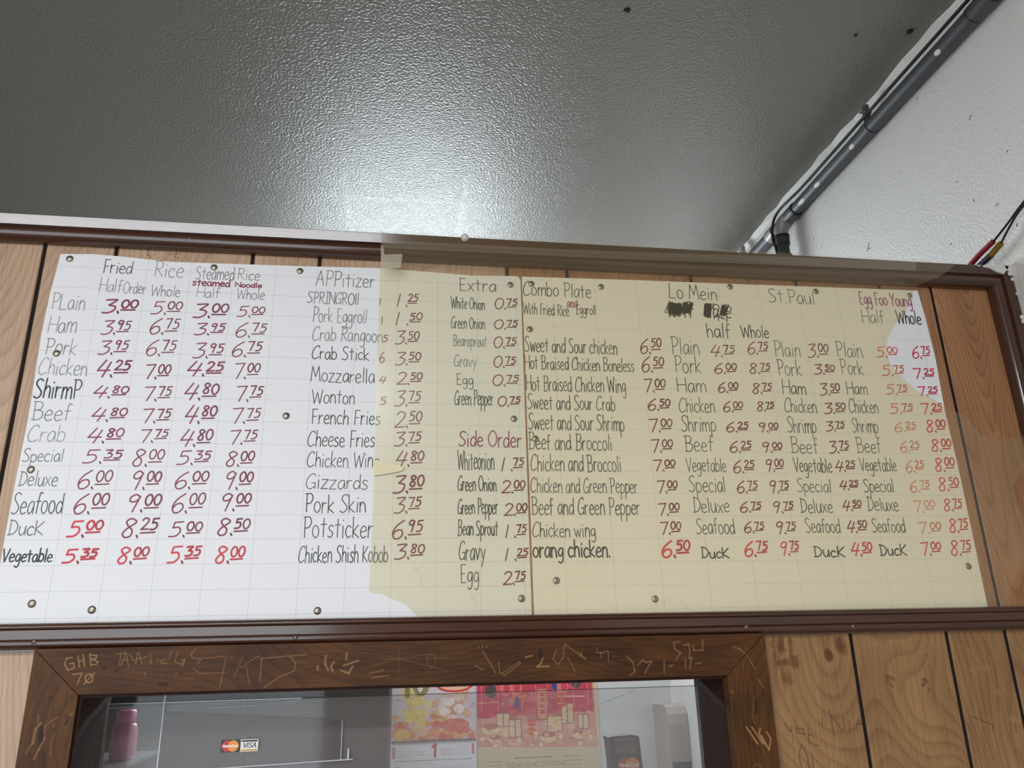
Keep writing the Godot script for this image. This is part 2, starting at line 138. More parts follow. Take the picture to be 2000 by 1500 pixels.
const SCRATCH_TOP := [
	[1.6,0.85,-395.5,1607.7,-402.1,1606.3,-403.3,1599.5,-398.5,1592.5,-391.3,1594.6,-392.9,1600.8,-397.4,1600.1],
	[1.6,0.85,-388.8,1609.1,-385.4,1596.0],
	[1.6,0.85,-383.0,1610.5,-379.6,1597.4],
	[1.6,0.85,-387.1,1602.2,-381.3,1604.3],
	[1.6,0.85,-375.4,1611.1,-372.1,1598.0],
	[1.6,0.85,-375.3,1610.3,-366.8,1609.3,-367.0,1605.5,-372.3,1604.9,-364.2,1601.6,-365.3,1598.6,-372.1,1598.0],
	[1.6,0.85,-391.7,1587.1,-381.3,1588.3,-384.8,1576.3],
	[1.6,0.85,-367.5,1581.9,-367.8,1579.2,-369.1,1577.3,-371.3,1576.7,-373.7,1577.5,-375.6,1579.4,-376.6,1582.1,-376.4,1584.8,-375.0,1586.7,-372.8,1587.3,-370.4,1586.5,-368.5,1584.5,-367.5,1581.9],
	[1.6,0.85,-377.2,1575.3,-366.2,1588.7],
	[1.1,0.70,-343.8,1609.6,-331.7,1611.6],
	[1.1,0.70,-337.8,1611.0,-337.6,1597.1],
	[1.1,0.70,-332.5,1611.6,-335.1,1596.3],
	[1.1,0.70,-331.7,1611.6,-326.5,1594.5],
	[1.1,0.70,-334.4,1602.4,-328.3,1603.0],
	[1.1,0.70,-327.7,1610.0,-320.4,1601.3],
	[1.1,0.70,-317.9,1612.1,-318.4,1598.2],
	[1.1,0.70,-316.2,1611.3,-310.7,1598.0],
	[1.1,0.70,-318.3,1603.6,-305.5,1606.4],
	[1.1,0.70,-302.2,1611.0,-299.7,1596.9],
	[1.1,0.70,-293.5,1603.7,-291.0,1602.1],
	[1.1,0.70,-281.8,1603.5,-287.8,1601.3,-287.3,1597.4,-279.6,1598.0],
	[1.1,0.70,-276.5,1611.9,-278.6,1602.6],
	[1.1,0.70,-268.6,1611.7,-271.1,1599.3,-262.2,1596.0,-258.9,1602.1,-264.3,1601.5],
	[1.1,0.70,-258.9,1602.1,-261.0,1592.9],
	[1.1,0.70,-246.7,1614.4,-252.4,1608.2,-250.4,1603.5,-239.1,1601.7,-243.1,1594.7],
	[0.9,0.45,-306.4,1587.9,-304.8,1580.9],
	[0.9,0.45,-308.3,1584.8,-303.0,1585.5],
	[0.9,0.45,-297.6,1585.3,-296.5,1583.0],
	[0.9,0.45,-286.4,1582.7,-281.1,1584.1],
	[0.9,0.45,-271.9,1584.6,-266.5,1585.3,-268.3,1580.7],
	[0.9,0.65,-237.6,1602.4,-210.0,1604.9],
	[0.9,0.65,-238.2,1584.5,-208.1,1584.5],
	[0.9,0.65,-247.5,1591.0,-239.0,1584.6],
	[0.9,0.65,-208.3,1604.1,-209.9,1586.9,-212.7,1565.3],
	[0.9,0.65,-202.6,1603.2,-199.5,1603.4],
	[0.9,0.65,-186.6,1603.6,-195.8,1580.3],
	[0.9,0.65,-165.7,1603.9,-172.7,1600.9,-188.7,1589.5],
	[0.9,0.65,-181.6,1590.9,-176.6,1569.7],
	[4.0,-0.60,-357.9,1594.5,-355.5,1593.7],
	[4.0,-0.60,-341.3,1590.3,-339.8,1590.6],
	[4.0,-0.60,-287.5,1572.4,-278.3,1572.6],
	[1.2,0.70,-163.0,1600.6,-163.3,1573.2],
	[1.2,0.70,-163.8,1600.7,-128.2,1603.0,-107.0,1604.1],
	[1.2,0.70,-128.2,1603.0,-119.5,1594.0,-120.5,1584.6,-139.5,1577.2,-157.8,1564.5],
	[2.6,0.70,-81.3,1601.9,-81.6,1591.5,-77.1,1584.2],
	[2.6,0.70,-70.1,1594.4,-74.0,1588.1,-71.2,1582.5],
	[2.6,0.70,-54.0,1605.3,-54.5,1596.4],
	[2.6,0.70,-61.4,1583.8,-50.4,1579.6,-45.8,1588.2],
	[2.6,0.70,-90.6,1590.1,-91.1,1585.4],
	[2.6,0.70,-57.5,1589.3,-38.6,1595.3],
	[0.8,0.40,-49.1,1606.8,-5.1,1600.9,80.5,1579.4],
	[0.8,0.40,-35.6,1584.0,12.0,1595.7,64.9,1602.5],
	[0.8,0.40,14.2,1609.4,15.0,1576.3],
	[0.8,0.40,64.3,1592.8,63.5,1588.7,61.2,1585.8,58.2,1584.8,55.1,1586.0,52.8,1589.0,51.9,1593.1,52.7,1597.1,54.9,1600.0,58.0,1601.1,61.1,1599.9,63.4,1596.9,64.3,1592.8],
	[0.8,0.40,-8.4,1596.1,80.5,1595.6],
	[1.5,0.60,-23.7,1578.9,-4.6,1582.1],
	[1.5,0.60,-21.0,1573.2,2.3,1575.8],
	[1.4,0.60,127.6,1603.6,145.6,1574.4],
	[1.4,0.60,116.9,1585.0,129.0,1578.9],
	[1.4,0.60,149.3,1588.2,150.8,1575.1,157.8,1571.7,179.3,1585.9,178.4,1588.4,155.2,1575.0],
	[1.4,0.60,230.9,1603.8,224.9,1590.5,231.8,1583.7,239.4,1591.9,241.9,1608.6],
	[1.4,0.60,242.0,1610.3,270.0,1589.5],
	[1.4,0.60,245.7,1592.6,255.6,1574.0],
	[1.4,0.60,259.7,1599.8,271.8,1589.4],
	[1.4,0.60,266.9,1599.6,263.0,1593.0],
	[2.6,0.70,186.6,1594.0,195.6,1595.9],
	[2.6,0.70,210.6,1592.6,207.7,1585.2,202.2,1581.2,219.2,1581.6],
	[6.0,-0.70,207.7,1600.9,207.5,1594.3],
	[1.1,0.70,287.3,1604.2,288.7,1597.4],
	[1.1,0.70,286.9,1597.5,297.9,1597.2],
	[1.1,0.70,292.5,1599.0,293.8,1590.6],
	[1.1,0.70,297.0,1598.1,303.6,1599.6,303.5,1585.3],
	[1.1,0.70,310.5,1592.7,310.6,1592.4],
	[1.1,0.70,310.1,1586.8,310.2,1586.5],
	[1.1,0.70,309.5,1578.8,309.7,1578.6],
	[1.1,0.70,122.3,1609.5,122.3,1607.0],
	[1.1,0.70,127.6,1611.0,127.6,1607.7],
	[1.1,0.70,132.9,1610.1,133.2,1607.6],
	[2.4,0.50,330.7,1591.4,338.4,1583.6,340.2,1571.0,333.5,1567.8],
	[2.4,0.50,344.5,1579.3,352.5,1586.6,357.8,1583.1,365.4,1584.6,354.9,1569.8],
	[2.4,0.50,384.0,1584.2,382.7,1569.0],
	[2.4,0.50,390.9,1577.2,395.7,1578.8],
	[2.4,0.50,409.0,1609.3,400.4,1608.6,400.5,1600.0,408.5,1594.7,401.0,1585.5],
	[2.4,0.50,414.2,1604.9,421.9,1605.6,423.0,1597.8,421.0,1587.6],
	[2.4,0.50,415.3,1586.8,414.0,1574.1],
	[2.4,0.50,421.0,1586.7,424.8,1587.5,420.6,1574.0],
	[2.4,0.50,428.5,1604.6,428.7,1597.7,442.0,1597.4,443.5,1611.2],
	[2.4,0.50,429.7,1579.7,438.3,1580.7],
	[2.4,0.50,488.5,1600.7,497.8,1597.8,504.7,1590.8],
]
const SCRATCH_LEFT := [
	[3.0,0.55,-420.3,1531.6,-425.7,1524.5,-426.1,1508.8],
	[1.2,0.60,-424.6,1540.5,-424.0,1531.7],
	[1.4,0.60,-385.1,1542.8,-393.9,1532.1],
	[1.2,0.60,-402.2,1538.3,-415.4,1528.5,-414.8,1519.8],
	[1.6,0.60,-426.3,1510.2,-432.2,1497.6],
	[2.2,0.60,-413.3,1515.5,-418.4,1501.3,-421.9,1491.5],
	[1.4,0.50,-405.5,1531.1,-404.9,1526.7],
	[1.0,0.50,-402.3,1519.4,-405.1,1509.4,-403.4,1493.6],
	[6.0,-0.70,-419.4,1525.8,-417.9,1512.0],
	[3.0,-0.60,-413.3,1560.0,-412.8,1559.2],
	[4.0,-0.50,-390.3,1537.9,-391.5,1530.6],
]
const SCRATCH_RIGHT := [
	[1.6,0.60,508.3,1588.9,517.4,1569.8],
	[1.4,0.60,519.7,1557.8,527.5,1544.0],
	[2.0,0.40,510.7,1532.7,505.6,1507.9,508.0,1498.0],
	[2.4,0.95,494.5,1495.2,508.6,1473.5],
	[2.2,0.95,502.9,1494.9,516.1,1473.3],
	[2.2,0.95,514.9,1492.8,512.2,1486.4,516.5,1476.5,524.8,1465.7],
	[2.2,0.95,523.7,1487.6,528.6,1479.3,524.3,1464.9,515.5,1483.0],
	[2.5,0.50,477.7,1542.9,481.2,1540.3],
	[5.0,-0.50,513.1,1529.3,512.1,1514.3],
	[1.0,0.40,515.0,1465.2,517.8,1458.7],
	[1.4,0.40,497.4,1445.2,505.2,1448.0,510.1,1443.0],
]
const SCRATCH_PLANK := [
	[560.6,1496.5,567.7,1485.4,571.7,1492.8],
	[576.4,1491.8,576.0,1482.6],
	[579.9,1489.1,587.7,1488.8,589.3,1480.4,580.0,1483.3,579.9,1489.1],
	[595.6,1489.4,593.6,1470.3,608.3,1464.8],
	[594.1,1480.2,600.8,1479.2],
	[630.9,1512.8,632.1,1502.5,633.5,1475.5],
	[618.1,1501.3,617.3,1490.3],
	[632.4,1504.2,643.7,1488.6,648.7,1483.3],
	[651.9,1501.8,650.0,1485.0],
	[659.9,1496.5,659.5,1482.9],
	[668.7,1484.3,673.1,1497.7,680.5,1489.0],
	[670.9,1491.0,679.2,1492.4],
	[581.6,1468.2,575.2,1451.2,578.0,1438.1],
	[581.6,1468.2,588.8,1452.3,588.5,1437.6],
	[596.3,1457.0,595.2,1437.3],
	[856.8,1495.0,887.5,1482.6,884.1,1473.2],
	[924.2,1485.7,922.7,1471.8],
]
const SCRIBBLE_A := [[449.0,2149.6,446.4,2120.2],[450.6,2146.9,448.1,2124.2,451.6,2147.2,449.0,2124.2,452.4,2144.8,451.3,2122.2,453.6,2147.1,452.0,2125.1,454.6,2147.3,452.2,2125.5,455.4,2144.9,454.2,2122.1,456.4,2145.4,454.2,2125.0,457.4,2146.0,456.0,2121.9,458.3,2145.2,455.8,2123.3,459.4,2145.9,457.9,2125.9],[461.8,2145.3,458.3,2128.1,463.0,2144.0,459.2,2123.8,464.4,2145.2,460.8,2127.0,465.6,2144.2,461.9,2125.6,466.9,2144.4,463.1,2124.1,468.3,2145.5,464.6,2126.6,469.6,2145.3,465.9,2126.5],[468.9,2134.6,467.7,2128.6,465.6,2124.2,463.1,2122.5,460.9,2124.0,459.6,2128.2,459.5,2134.2,460.7,2140.2,462.8,2144.6,465.3,2146.3,467.6,2144.8,468.9,2140.5,468.9,2134.6],[473.5,2148.0,467.0,2127.9,475.0,2145.2,469.0,2129.6,477.2,2148.7,470.4,2126.2,478.9,2147.7,472.3,2126.8,480.7,2147.0,474.3,2128.0,482.3,2144.7,476.2,2129.0,484.4,2147.4,478.0,2129.0,486.1,2146.5,479.8,2128.7,488.1,2147.8,481.3,2125.9,490.0,2148.1,483.3,2127.1],[476.5,2135.7,489.5,2136.7],[484.3,2137.6,483.3,2120.2],[457.2,2132.5,456.4,2120.2],[474.7,2133.3,473.9,2121.0],[472.9,2145.9,484.7,2150.0,489.9,2144.3]]
const SCRIBBLE_B := [[510.8,2146.2,507.0,2125.4,512.1,2147.9,508.1,2124.9,513.1,2146.6,509.0,2123.1,514.4,2147.7,510.3,2124.5,515.5,2147.9,511.4,2123.9,516.7,2148.2,512.4,2122.8,517.7,2146.5,513.4,2121.7,518.9,2146.9,514.6,2121.7,520.2,2148.4,516.1,2124.9,521.2,2146.5,517.0,2122.7,522.4,2147.7,518.1,2121.9],[525.6,2148.3,524.4,2120.3],[532.3,2131.8,531.4,2128.0,529.6,2125.1,527.5,2124.0,525.6,2125.0,524.4,2127.7,524.3,2131.4,525.3,2135.3,527.1,2138.1,529.2,2139.2,531.1,2138.3,532.2,2135.6,532.3,2131.8],[521.7,2137.7,526.4,2145.1,531.2,2146.9,535.4,2143.1,532.8,2133.4,526.3,2123.6],[541.0,2144.7,533.5,2122.8,542.5,2146.6,535.3,2127.4,543.7,2145.8,536.7,2127.8,545.1,2146.2,537.3,2121.9,546.5,2146.6,539.4,2128.8,548.0,2148.2,540.6,2127.7,548.8,2144.1,541.7,2126.4,550.5,2147.0,543.3,2128.4,551.3,2143.1,544.3,2126.1,553.2,2147.5,545.9,2128.8],[556.6,2139.2,555.8,2137.0,554.2,2135.3,552.2,2134.6,550.3,2135.1,549.1,2136.7,548.8,2138.9,549.6,2141.1,551.2,2142.8,553.2,2143.5,555.1,2143.0,556.3,2141.4,556.6,2139.2],[544.7,2129.9,555.8,2132.4],[547.7,2129.3,546.5,2115.7],[547.9,2124.5,550.8,2123.0,554.7,2124.0],[532.2,2128.6,531.7,2117.1],[536.1,2122.4,542.8,2120.7]]

var rng := RandomNumberGenerator.new()
var taken := {}
var mats := {}


# ------------------------------------------------------------------ nodes
func numbered(called: String) -> String:
	taken[called] = taken.get(called, 0) + 1
	return called if taken[called] == 1 else "%s_%03d" % [called, taken[called] - 1]


func tag(o: Node, label: String, category: String, group := "") -> Node:
	o.set_meta("label", label)
	o.set_meta("category", category)
	if group:
		o.set_meta("group", group)
	return o


func thing(called: String, at := Vector3.ZERO) -> Node3D:
	var o := Node3D.new()
	o.name = numbered(called)
	add_child(o, true)
	o.position = at
	return o


func obj(called: String, mesh: Mesh, m: Material, parent: Node = null, at := Vector3.ZERO) -> MeshInstance3D:
	var o := MeshInstance3D.new()
	o.name = called if parent else numbered(called)
	o.mesh = mesh
	o.material_override = null
	if mesh is ArrayMesh:
		for i in mesh.get_surface_count():
			mesh.surface_set_material(i, m)
	else:
		(mesh as PrimitiveMesh).material = m
	o.position = at
	if parent:
		parent.add_child(o, true)
	else:
		add_child(o, true)
	return o


func structure(o: Node) -> Node:
	o.set_meta("kind", "structure")
	return o


# ------------------------------------------------------------------ shapes
func st_new() -> SurfaceTool:
	var s := SurfaceTool.new()
	s.begin(Mesh.PRIMITIVE_TRIANGLES)
	s.set_smooth_group(-1)
	return s


func quad(s: SurfaceTool, a: Vector3, b: Vector3, c: Vector3, d: Vector3, uv := PackedVector2Array()) -> void:
	# a b c d run clockwise seen from the front
	var p := [a, b, c, a, c, d]
	var k := [0, 1, 2, 0, 2, 3]
	for i in 6:
		if uv.size():
			s.set_uv(uv[k[i]])
		s.add_vertex(p[i])


func add_box(s: SurfaceTool, lo: Vector3, hi: Vector3) -> void:
	var a := lo
	var b := hi
	var faces := [
		[Vector3(a.x, b.y, b.z), Vector3(b.x, b.y, b.z), Vector3(b.x, a.y, b.z), Vector3(a.x, a.y, b.z)],
		[Vector3(b.x, b.y, a.z), Vector3(a.x, b.y, a.z), Vector3(a.x, a.y, a.z), Vector3(b.x, a.y, a.z)],
		[Vector3(a.x, b.y, a.z), Vector3(b.x, b.y, a.z), Vector3(b.x, b.y, b.z), Vector3(a.x, b.y, b.z)],
		[Vector3(a.x, a.y, b.z), Vector3(b.x, a.y, b.z), Vector3(b.x, a.y, a.z), Vector3(a.x, a.y, a.z)],
		[Vector3(b.x, b.y, b.z), Vector3(b.x, b.y, a.z), Vector3(b.x, a.y, a.z), Vector3(b.x, a.y, b.z)],
		[Vector3(a.x, b.y, a.z), Vector3(a.x, b.y, b.z), Vector3(a.x, a.y, b.z), Vector3(a.x, a.y, a.z)],
	]
	for f in faces:
		quad(s, f[0], f[1], f[2], f[3], PackedVector2Array([Vector2(f[0].x + f[0].z, -f[0].y), Vector2(f[1].x + f[1].z, -f[1].y), Vector2(f[2].x + f[2].z, -f[2].y), Vector2(f[3].x + f[3].z, -f[3].y)]))


func done(s: SurfaceTool) -> ArrayMesh:
	s.generate_normals()
	return s.commit()


func boxes(list: Array) -> ArrayMesh:
	var s := st_new()
	for b in list:
		add_box(s, b[0], b[1])
	return done(s)


func bevelled(lo: Vector3, hi: Vector3, c: float, uv_at := Vector2.ZERO, uv_scale := Vector2.ONE, turned := false) -> ArrayMesh:
	# a board whose front (+z) edges are chamfered by c; uv follows the face
	var s := st_new()
	var f := [Vector3(lo.x + c, hi.y - c, hi.z), Vector3(hi.x - c, hi.y - c, hi.z), Vector3(hi.x - c, lo.y + c, hi.z), Vector3(lo.x + c, lo.y + c, hi.z)]
	var r := [Vector3(lo.x, hi.y, hi.z - c), Vector3(hi.x, hi.y, hi.z - c), Vector3(hi.x, lo.y, hi.z - c), Vector3(lo.x, lo.y, hi.z - c)]
	var k := [Vector3(lo.x, hi.y, lo.z), Vector3(hi.x, hi.y, lo.z), Vector3(hi.x, lo.y, lo.z), Vector3(lo.x, lo.y, lo.z)]
	var uv := func(p: Vector3) -> Vector2:
		var q := Vector2(p.x, -p.y) if not turned else Vector2(-p.y, p.x)
		return (q - uv_at) * uv_scale
	quad(s, f[0], f[1], f[2], f[3], PackedVector2Array([uv.call(f[0]), uv.call(f[1]), uv.call(f[2]), uv.call(f[3])]))
	for i in 4:
		var j := (i + 1) % 4
		quad(s, r[i], r[j], f[j], f[i], PackedVector2Array([uv.call(r[i]), uv.call(r[j]), uv.call(f[j]), uv.call(f[i])]))
		quad(s, k[i], k[j], r[j], r[i], PackedVector2Array([uv.call(k[i]), uv.call(k[j]), uv.call(r[j]), uv.call(r[i])]))
	quad(s, k[1], k[0], k[3], k[2], PackedVector2Array([uv.call(k[1]), uv.call(k[0]), uv.call(k[3]), uv.call(k[2])]))
	return done(s)


func points(mm: Array) -> PackedVector2Array:
	var p := PackedVector2Array()
	for i in range(0, mm.size(), 2):
		p.append(Vector2(mm[i], mm[i + 1]) / 1000.0)
	return p


func face(s: SurfaceTool, poly: PackedVector2Array, depth: Callable, frame: Rect2, front := true) -> void:
	var idx := Geometry2D.triangulate_polygon(poly)
	for i in range(0, idx.size(), 3):
		var t := [poly[idx[i]], poly[idx[i + 1]], poly[idx[i + 2]]]
		var clockwise: bool = (t[1] - t[0]).cross(t[2] - t[0]) < 0.0
		if clockwise != front:
			t = [t[0], t[2], t[1]]
		for q in t:
			s.set_uv(Vector2((q.x - frame.position.x) / frame.size.x, 1.0 - (q.y - frame.position.y) / frame.size.y))
			s.add_vertex(Vector3(q.x, q.y, depth.call(q)))


func prism(poly: PackedVector2Array, z0: float, z1: float, frame: Rect2) -> ArrayMesh:
	if not Geometry2D.is_polygon_clockwise(poly):
		poly = poly.duplicate()
		poly.reverse()
	var s := st_new()
	face(s, poly, func(_q): return z1, frame)
	face(s, poly, func(_q): return z0, frame, false)
	# is_polygon_clockwise speaks of y-down space: find the real turn
	var area := 0.0
	for i in poly.size():
		area += poly[i].cross(poly[(i + 1) % poly.size()])
	for i in poly.size():
		var a := poly[i]
		var b := poly[(i + 1) % poly.size()]
		if area > 0.0:
			var t := a
			a = b
			b = t
		var ua := Vector2((a.x - frame.position.x) / frame.size.x, 1.0 - (a.y - frame.position.y) / frame.size.y)
		var ub := Vector2((b.x - frame.position.x) / frame.size.x, 1.0 - (b.y - frame.position.y) / frame.size.y)
		quad(s, Vector3(a.x, a.y, z0), Vector3(b.x, b.y, z0), Vector3(b.x, b.y, z1), Vector3(a.x, a.y, z1), PackedVector2Array([ua, ub, ub, ua]))
	return done(s)


func moulding(profile: Array, length: float, miter_a: float, miter_b: float) -> ArrayMesh:
	# profile: [across, out] in metres from the outer edge (across = 0) down; runs along +x, across along -y, out along +z
	var s := st_new()
	s.set_smooth_group(0)
	var n := profile.size()
	for i in n - 1:
		var p: Array = profile[i]
		var q: Array = profile[i + 1]
		var sharp: bool = p.size() > 2
		s.set_smooth_group(-1 if sharp else 1)
		var cuts := 14
		for k in cuts:
			var f0 := float(k) / cuts
			var f1 := float(k + 1) / cuts
			var at := func(pp: Array, f: float) -> Vector3:
				var x0: float = pp[0] * miter_a
				var x1: float = length - pp[0] * miter_b
				return Vector3(lerpf(x0, x1, f), -pp[0], pp[1])
			var a: Vector3 = at.call(p, f0)
			var b: Vector3 = at.call(p, f1)
			var c: Vector3 = at.call(q, f1)
			var d: Vector3 = at.call(q, f0)
			var v0 := float(i) / n
			var v1 := float(i + 1) / n
			quad(s, a, b, c, d, PackedVector2Array([Vector2(a.x, v0 * 0.12), Vector2(b.x, v0 * 0.12), Vector2(c.x, v1 * 0.12), Vector2(d.x, v1 * 0.12)]))
	# closed ends
	var ring := PackedVector2Array()
	for p in profile:
		ring.append(Vector2(p[1], -p[0]))
	var idx := Geometry2D.triangulate_polygon(ring)
	s.set_smooth_group(-1)
	for i in range(0, idx.size(), 3):
		for side in 2:
			var t := [ring[idx[i]], ring[idx[i + 1]], ring[idx[i + 2]]]
			var ccw: bool = (t[1] - t[0]).cross(t[2] - t[0]) > 0.0
			if ccw == (side == 0):
				t = [t[0], t[2], t[1]]
			for q in t:
				s.set_uv(q)
				var x: float = -q.y * miter_a if side == 0 else length + q.y * miter_b
				s.add_vertex(Vector3(x, q.y, q.x))
	return done(s)


func lathe(profile: Array, sides := 20) -> ArrayMesh:
	# profile: [radius, height] from top (height max) to bottom; axis +z
	var s := st_new()
	s.set_smooth_group(1)
	for i in profile.size() - 1:
		for k in sides:
			var a0 := TAU * k / sides
			var a1 := TAU * (k + 1) / sides
			var p: Array = profile[i]
			var q: Array = profile[i + 1]
			var pa := Vector3(cos(a0) * p[0], sin(a0) * p[0], p[1])
			var pb := Vector3(cos(a1) * p[0], sin(a1) * p[0], p[1])
			var qa := Vector3(cos(a0) * q[0], sin(a0) * q[0], q[1])
			var qb := Vector3(cos(a1) * q[0], sin(a1) * q[0], q[1])
			for v in ([pa, qb, qa] if p[0] < 1e-6 else [pa, pb, qb]):
				s.add_vertex(v)
			if p[0] > 1e-6 and q[0] > 1e-6:
				for v in [pa, qb, qa]:
					s.add_vertex(v)
	return done(s)


func tube(path: PackedVector3Array, r: float, sides := 14, caps := true) -> ArrayMesh:
	var s := st_new()
	s.set_smooth_group(1)
	var rings := []
	var up := Vector3.UP
	for i in path.size():
		var d := (path[mini(i + 1, path.size() - 1)] - path[maxi(i - 1, 0)]).normalized()
		if absf(d.dot(up)) > 0.95:
			up = Vector3.RIGHT
		var u := d.cross(up).normalized()
		var v := u.cross(d).normalized()
		up = v
		var ring := []
		for k in sides:
			var a := TAU * k / sides
			ring.append(path[i] + (u * cos(a) + v * sin(a)) * r)
		rings.append(ring)
	for i in path.size() - 1:
		for k in sides:
			var j := (k + 1) % sides
			quad(s, rings[i][k], rings[i][j], rings[i + 1][j], rings[i + 1][k])
	if caps:
		s.set_smooth_group(-1)
		var last: int = path.size() - 1
		for k in sides:
			var j := (k + 1) % sides
			for v in [path[0], rings[0][j], rings[0][k], path[last], rings[last][k], rings[last][j]]:
				s.add_vertex(v)
	return done(s)


func smooth3(pts: Array, steps := 8) -> PackedVector3Array:
	var out := PackedVector3Array()
	for i in pts.size() - 1:
		var a: Vector3 = pts[maxi(i - 1, 0)]
		var b: Vector3 = pts[i]
		var c: Vector3 = pts[i + 1]
		var d: Vector3 = pts[mini(i + 2, pts.size() - 1)]
		for k in steps:
			out.append(b.cubic_interpolate(c, a, d, float(k) / steps))
	out.append(pts[pts.size() - 1])
	return out


# ------------------------------------------------------------------ pictures (print, ink, grain)
class Canvas:
	var w: int
	var h: int
	var px: PackedByteArray
	var frame: Rect2  # metres: left, bottom, width, height

	func _init(width: int, height: int, at: Rect2, c: Color) -> void:
		w = width
		h = height
		frame = at
		var im := Image.create(w, h, false, Image.FORMAT_RGB8)
		im.fill(c)
		px = im.get_data()

	func image() -> Image:
		return Image.create_from_data(w, h, false, Image.FORMAT_RGB8, px)

	func texture() -> ImageTexture:
		return ImageTexture.create_from_image(image())

	func to_px(p: Vector2) -> Vector2:
		return Vector2((p.x - frame.position.x) / frame.size.x * w, (1.0 - (p.y - frame.position.y) / frame.size.y) * h)

	func dot(i: int, c: Color, a: float) -> void:
		px[i] = int(lerpf(px[i], c.r8, a))
		px[i + 1] = int(lerpf(px[i + 1], c.g8, a))
		px[i + 2] = int(lerpf(px[i + 2], c.b8, a))

	func line(a: Vector2, b: Vector2, r: float, c: Color, ink := 1.0) -> void:
		var x0 := clampi(int(minf(a.x, b.x) - r - 1), 0, w - 1)
		var x1 := clampi(int(maxf(a.x, b.x) + r + 2), 0, w - 1)
		var y0 := clampi(int(minf(a.y, b.y) - r - 1), 0, h - 1)
		var y1 := clampi(int(maxf(a.y, b.y) + r + 2), 0, h - 1)
		var d := b - a
		var l2 := maxf(d.length_squared(), 1e-6)
		for y in range(y0, y1 + 1):
			for x in range(x0, x1 + 1):
				var p := Vector2(x + 0.5, y + 0.5) - a
				var t := clampf(p.dot(d) / l2, 0.0, 1.0)
				var k := r + 0.5 - (p - d * t).length()
				if k > 0.0:
					dot((y * w + x) * 3, c, minf(k, 1.0) * ink)

	func path(pts: PackedVector2Array, r: float, c: Color, ink := 1.0) -> void:
		for i in pts.size() - 1:
			line(pts[i], pts[i + 1], r, c, ink)

	func fill(poly: PackedVector2Array, c: Color, a := 1.0) -> void:
		var lo := 1e9
		var hi := -1e9
		for p in poly:
			lo = minf(lo, p.y)
			hi = maxf(hi, p.y)
		for y in range(maxi(int(lo), 0), mini(int(hi) + 1, h)):
			var xs := []
			for i in poly.size():
				var p := poly[i]
				var q := poly[(i + 1) % poly.size()]
				if (p.y <= y + 0.5) != (q.y <= y + 0.5):
					xs.append(p.x + (y + 0.5 - p.y) / (q.y - p.y) * (q.x - p.x))
			xs.sort()
			for i in range(0, xs.size() - 1, 2):
				for x in range(maxi(int(round(xs[i])), 0), mini(int(round(xs[i + 1])), w)):
					dot((y * w + x) * 3, c, a)

	func blot(at: Vector2, rx: float, ry: float, c: Color, a: float, turn := 0.0) -> void:
		var p := PackedVector2Array()
		for k in 28:
			var t := TAU * k / 28.0
			p.append(at + Vector2(cos(t) * rx, sin(t) * ry).rotated(turn))
		fill(p, c, a)


func curve(pts: PackedVector2Array, steps := 5) -> PackedVector2Array:
	var out := PackedVector2Array()
	var n := pts.size()
	var closed := n > 3 and pts[0].distance_to(pts[n - 1]) < 0.01
	for i in n - 1:
		var a := pts[i - 1] if i > 0 else (pts[n - 2] if closed else pts[0])
		var d := pts[i + 2] if i + 2 < n else (pts[1] if closed else pts[n - 1])
		for k in steps:
			out.append(pts[i].cubic_interpolate(pts[i + 1], a, d, float(k) / steps))
	out.append(pts[n - 1])
	return out


func strokes(ch: String) -> Array:
	var out := []
	var g: Array = PEN[ch]
	for i in range(1, g.size()):
		var s: String = g[i]
		var p := PackedVector2Array()
		for q in s.trim_prefix("~").split(" "):
			var xy := q.split(",")
			p.append(Vector2(float(xy[0]), float(xy[1])) / 10.0)
		out.append(curve(p) if s.begins_with("~") else p)
	return out


func pen(c: Canvas, ch: String, at: Vector2, sx: float, sy: float, lean: float, r: float, ink: Color, strength := 1.0) -> void:
	for s in strokes(ch):
		var p := PackedVector2Array()
		for q in s:
			p.append(c.to_px(at + Vector2(q.x * sx + q.y * lean * sy, q.y * sy)))
		c.path(p, r, ink, strength)


func write(c: Canvas, text: String, at: Vector2, wide: float, high: float, r_mm: float, ink: Color, strength := 1.0) -> void:
	var total := -1.2
	for ch in text:
		total += PEN[ch][0] + 1.2
	var sx := wide / maxf(total, 1.0)
	var x := at.x
	var per_mm := c.w / c.frame.size.x / 1000.0
	for ch in text:
		var jump := rng.randf_range(-0.03, 0.03) * high
		var tall := high * rng.randf_range(0.95, 1.05)
		pen(c, ch, Vector2(x, at.y + jump), sx * 10.0, tall, rng.randf_range(-0.03, 0.06) * minf(1.0, sx * 14.0 / high), r_mm * per_mm * rng.randf_range(0.40, 0.50), ink, strength)
		x += (PEN[ch][0] + 1.2) * sx


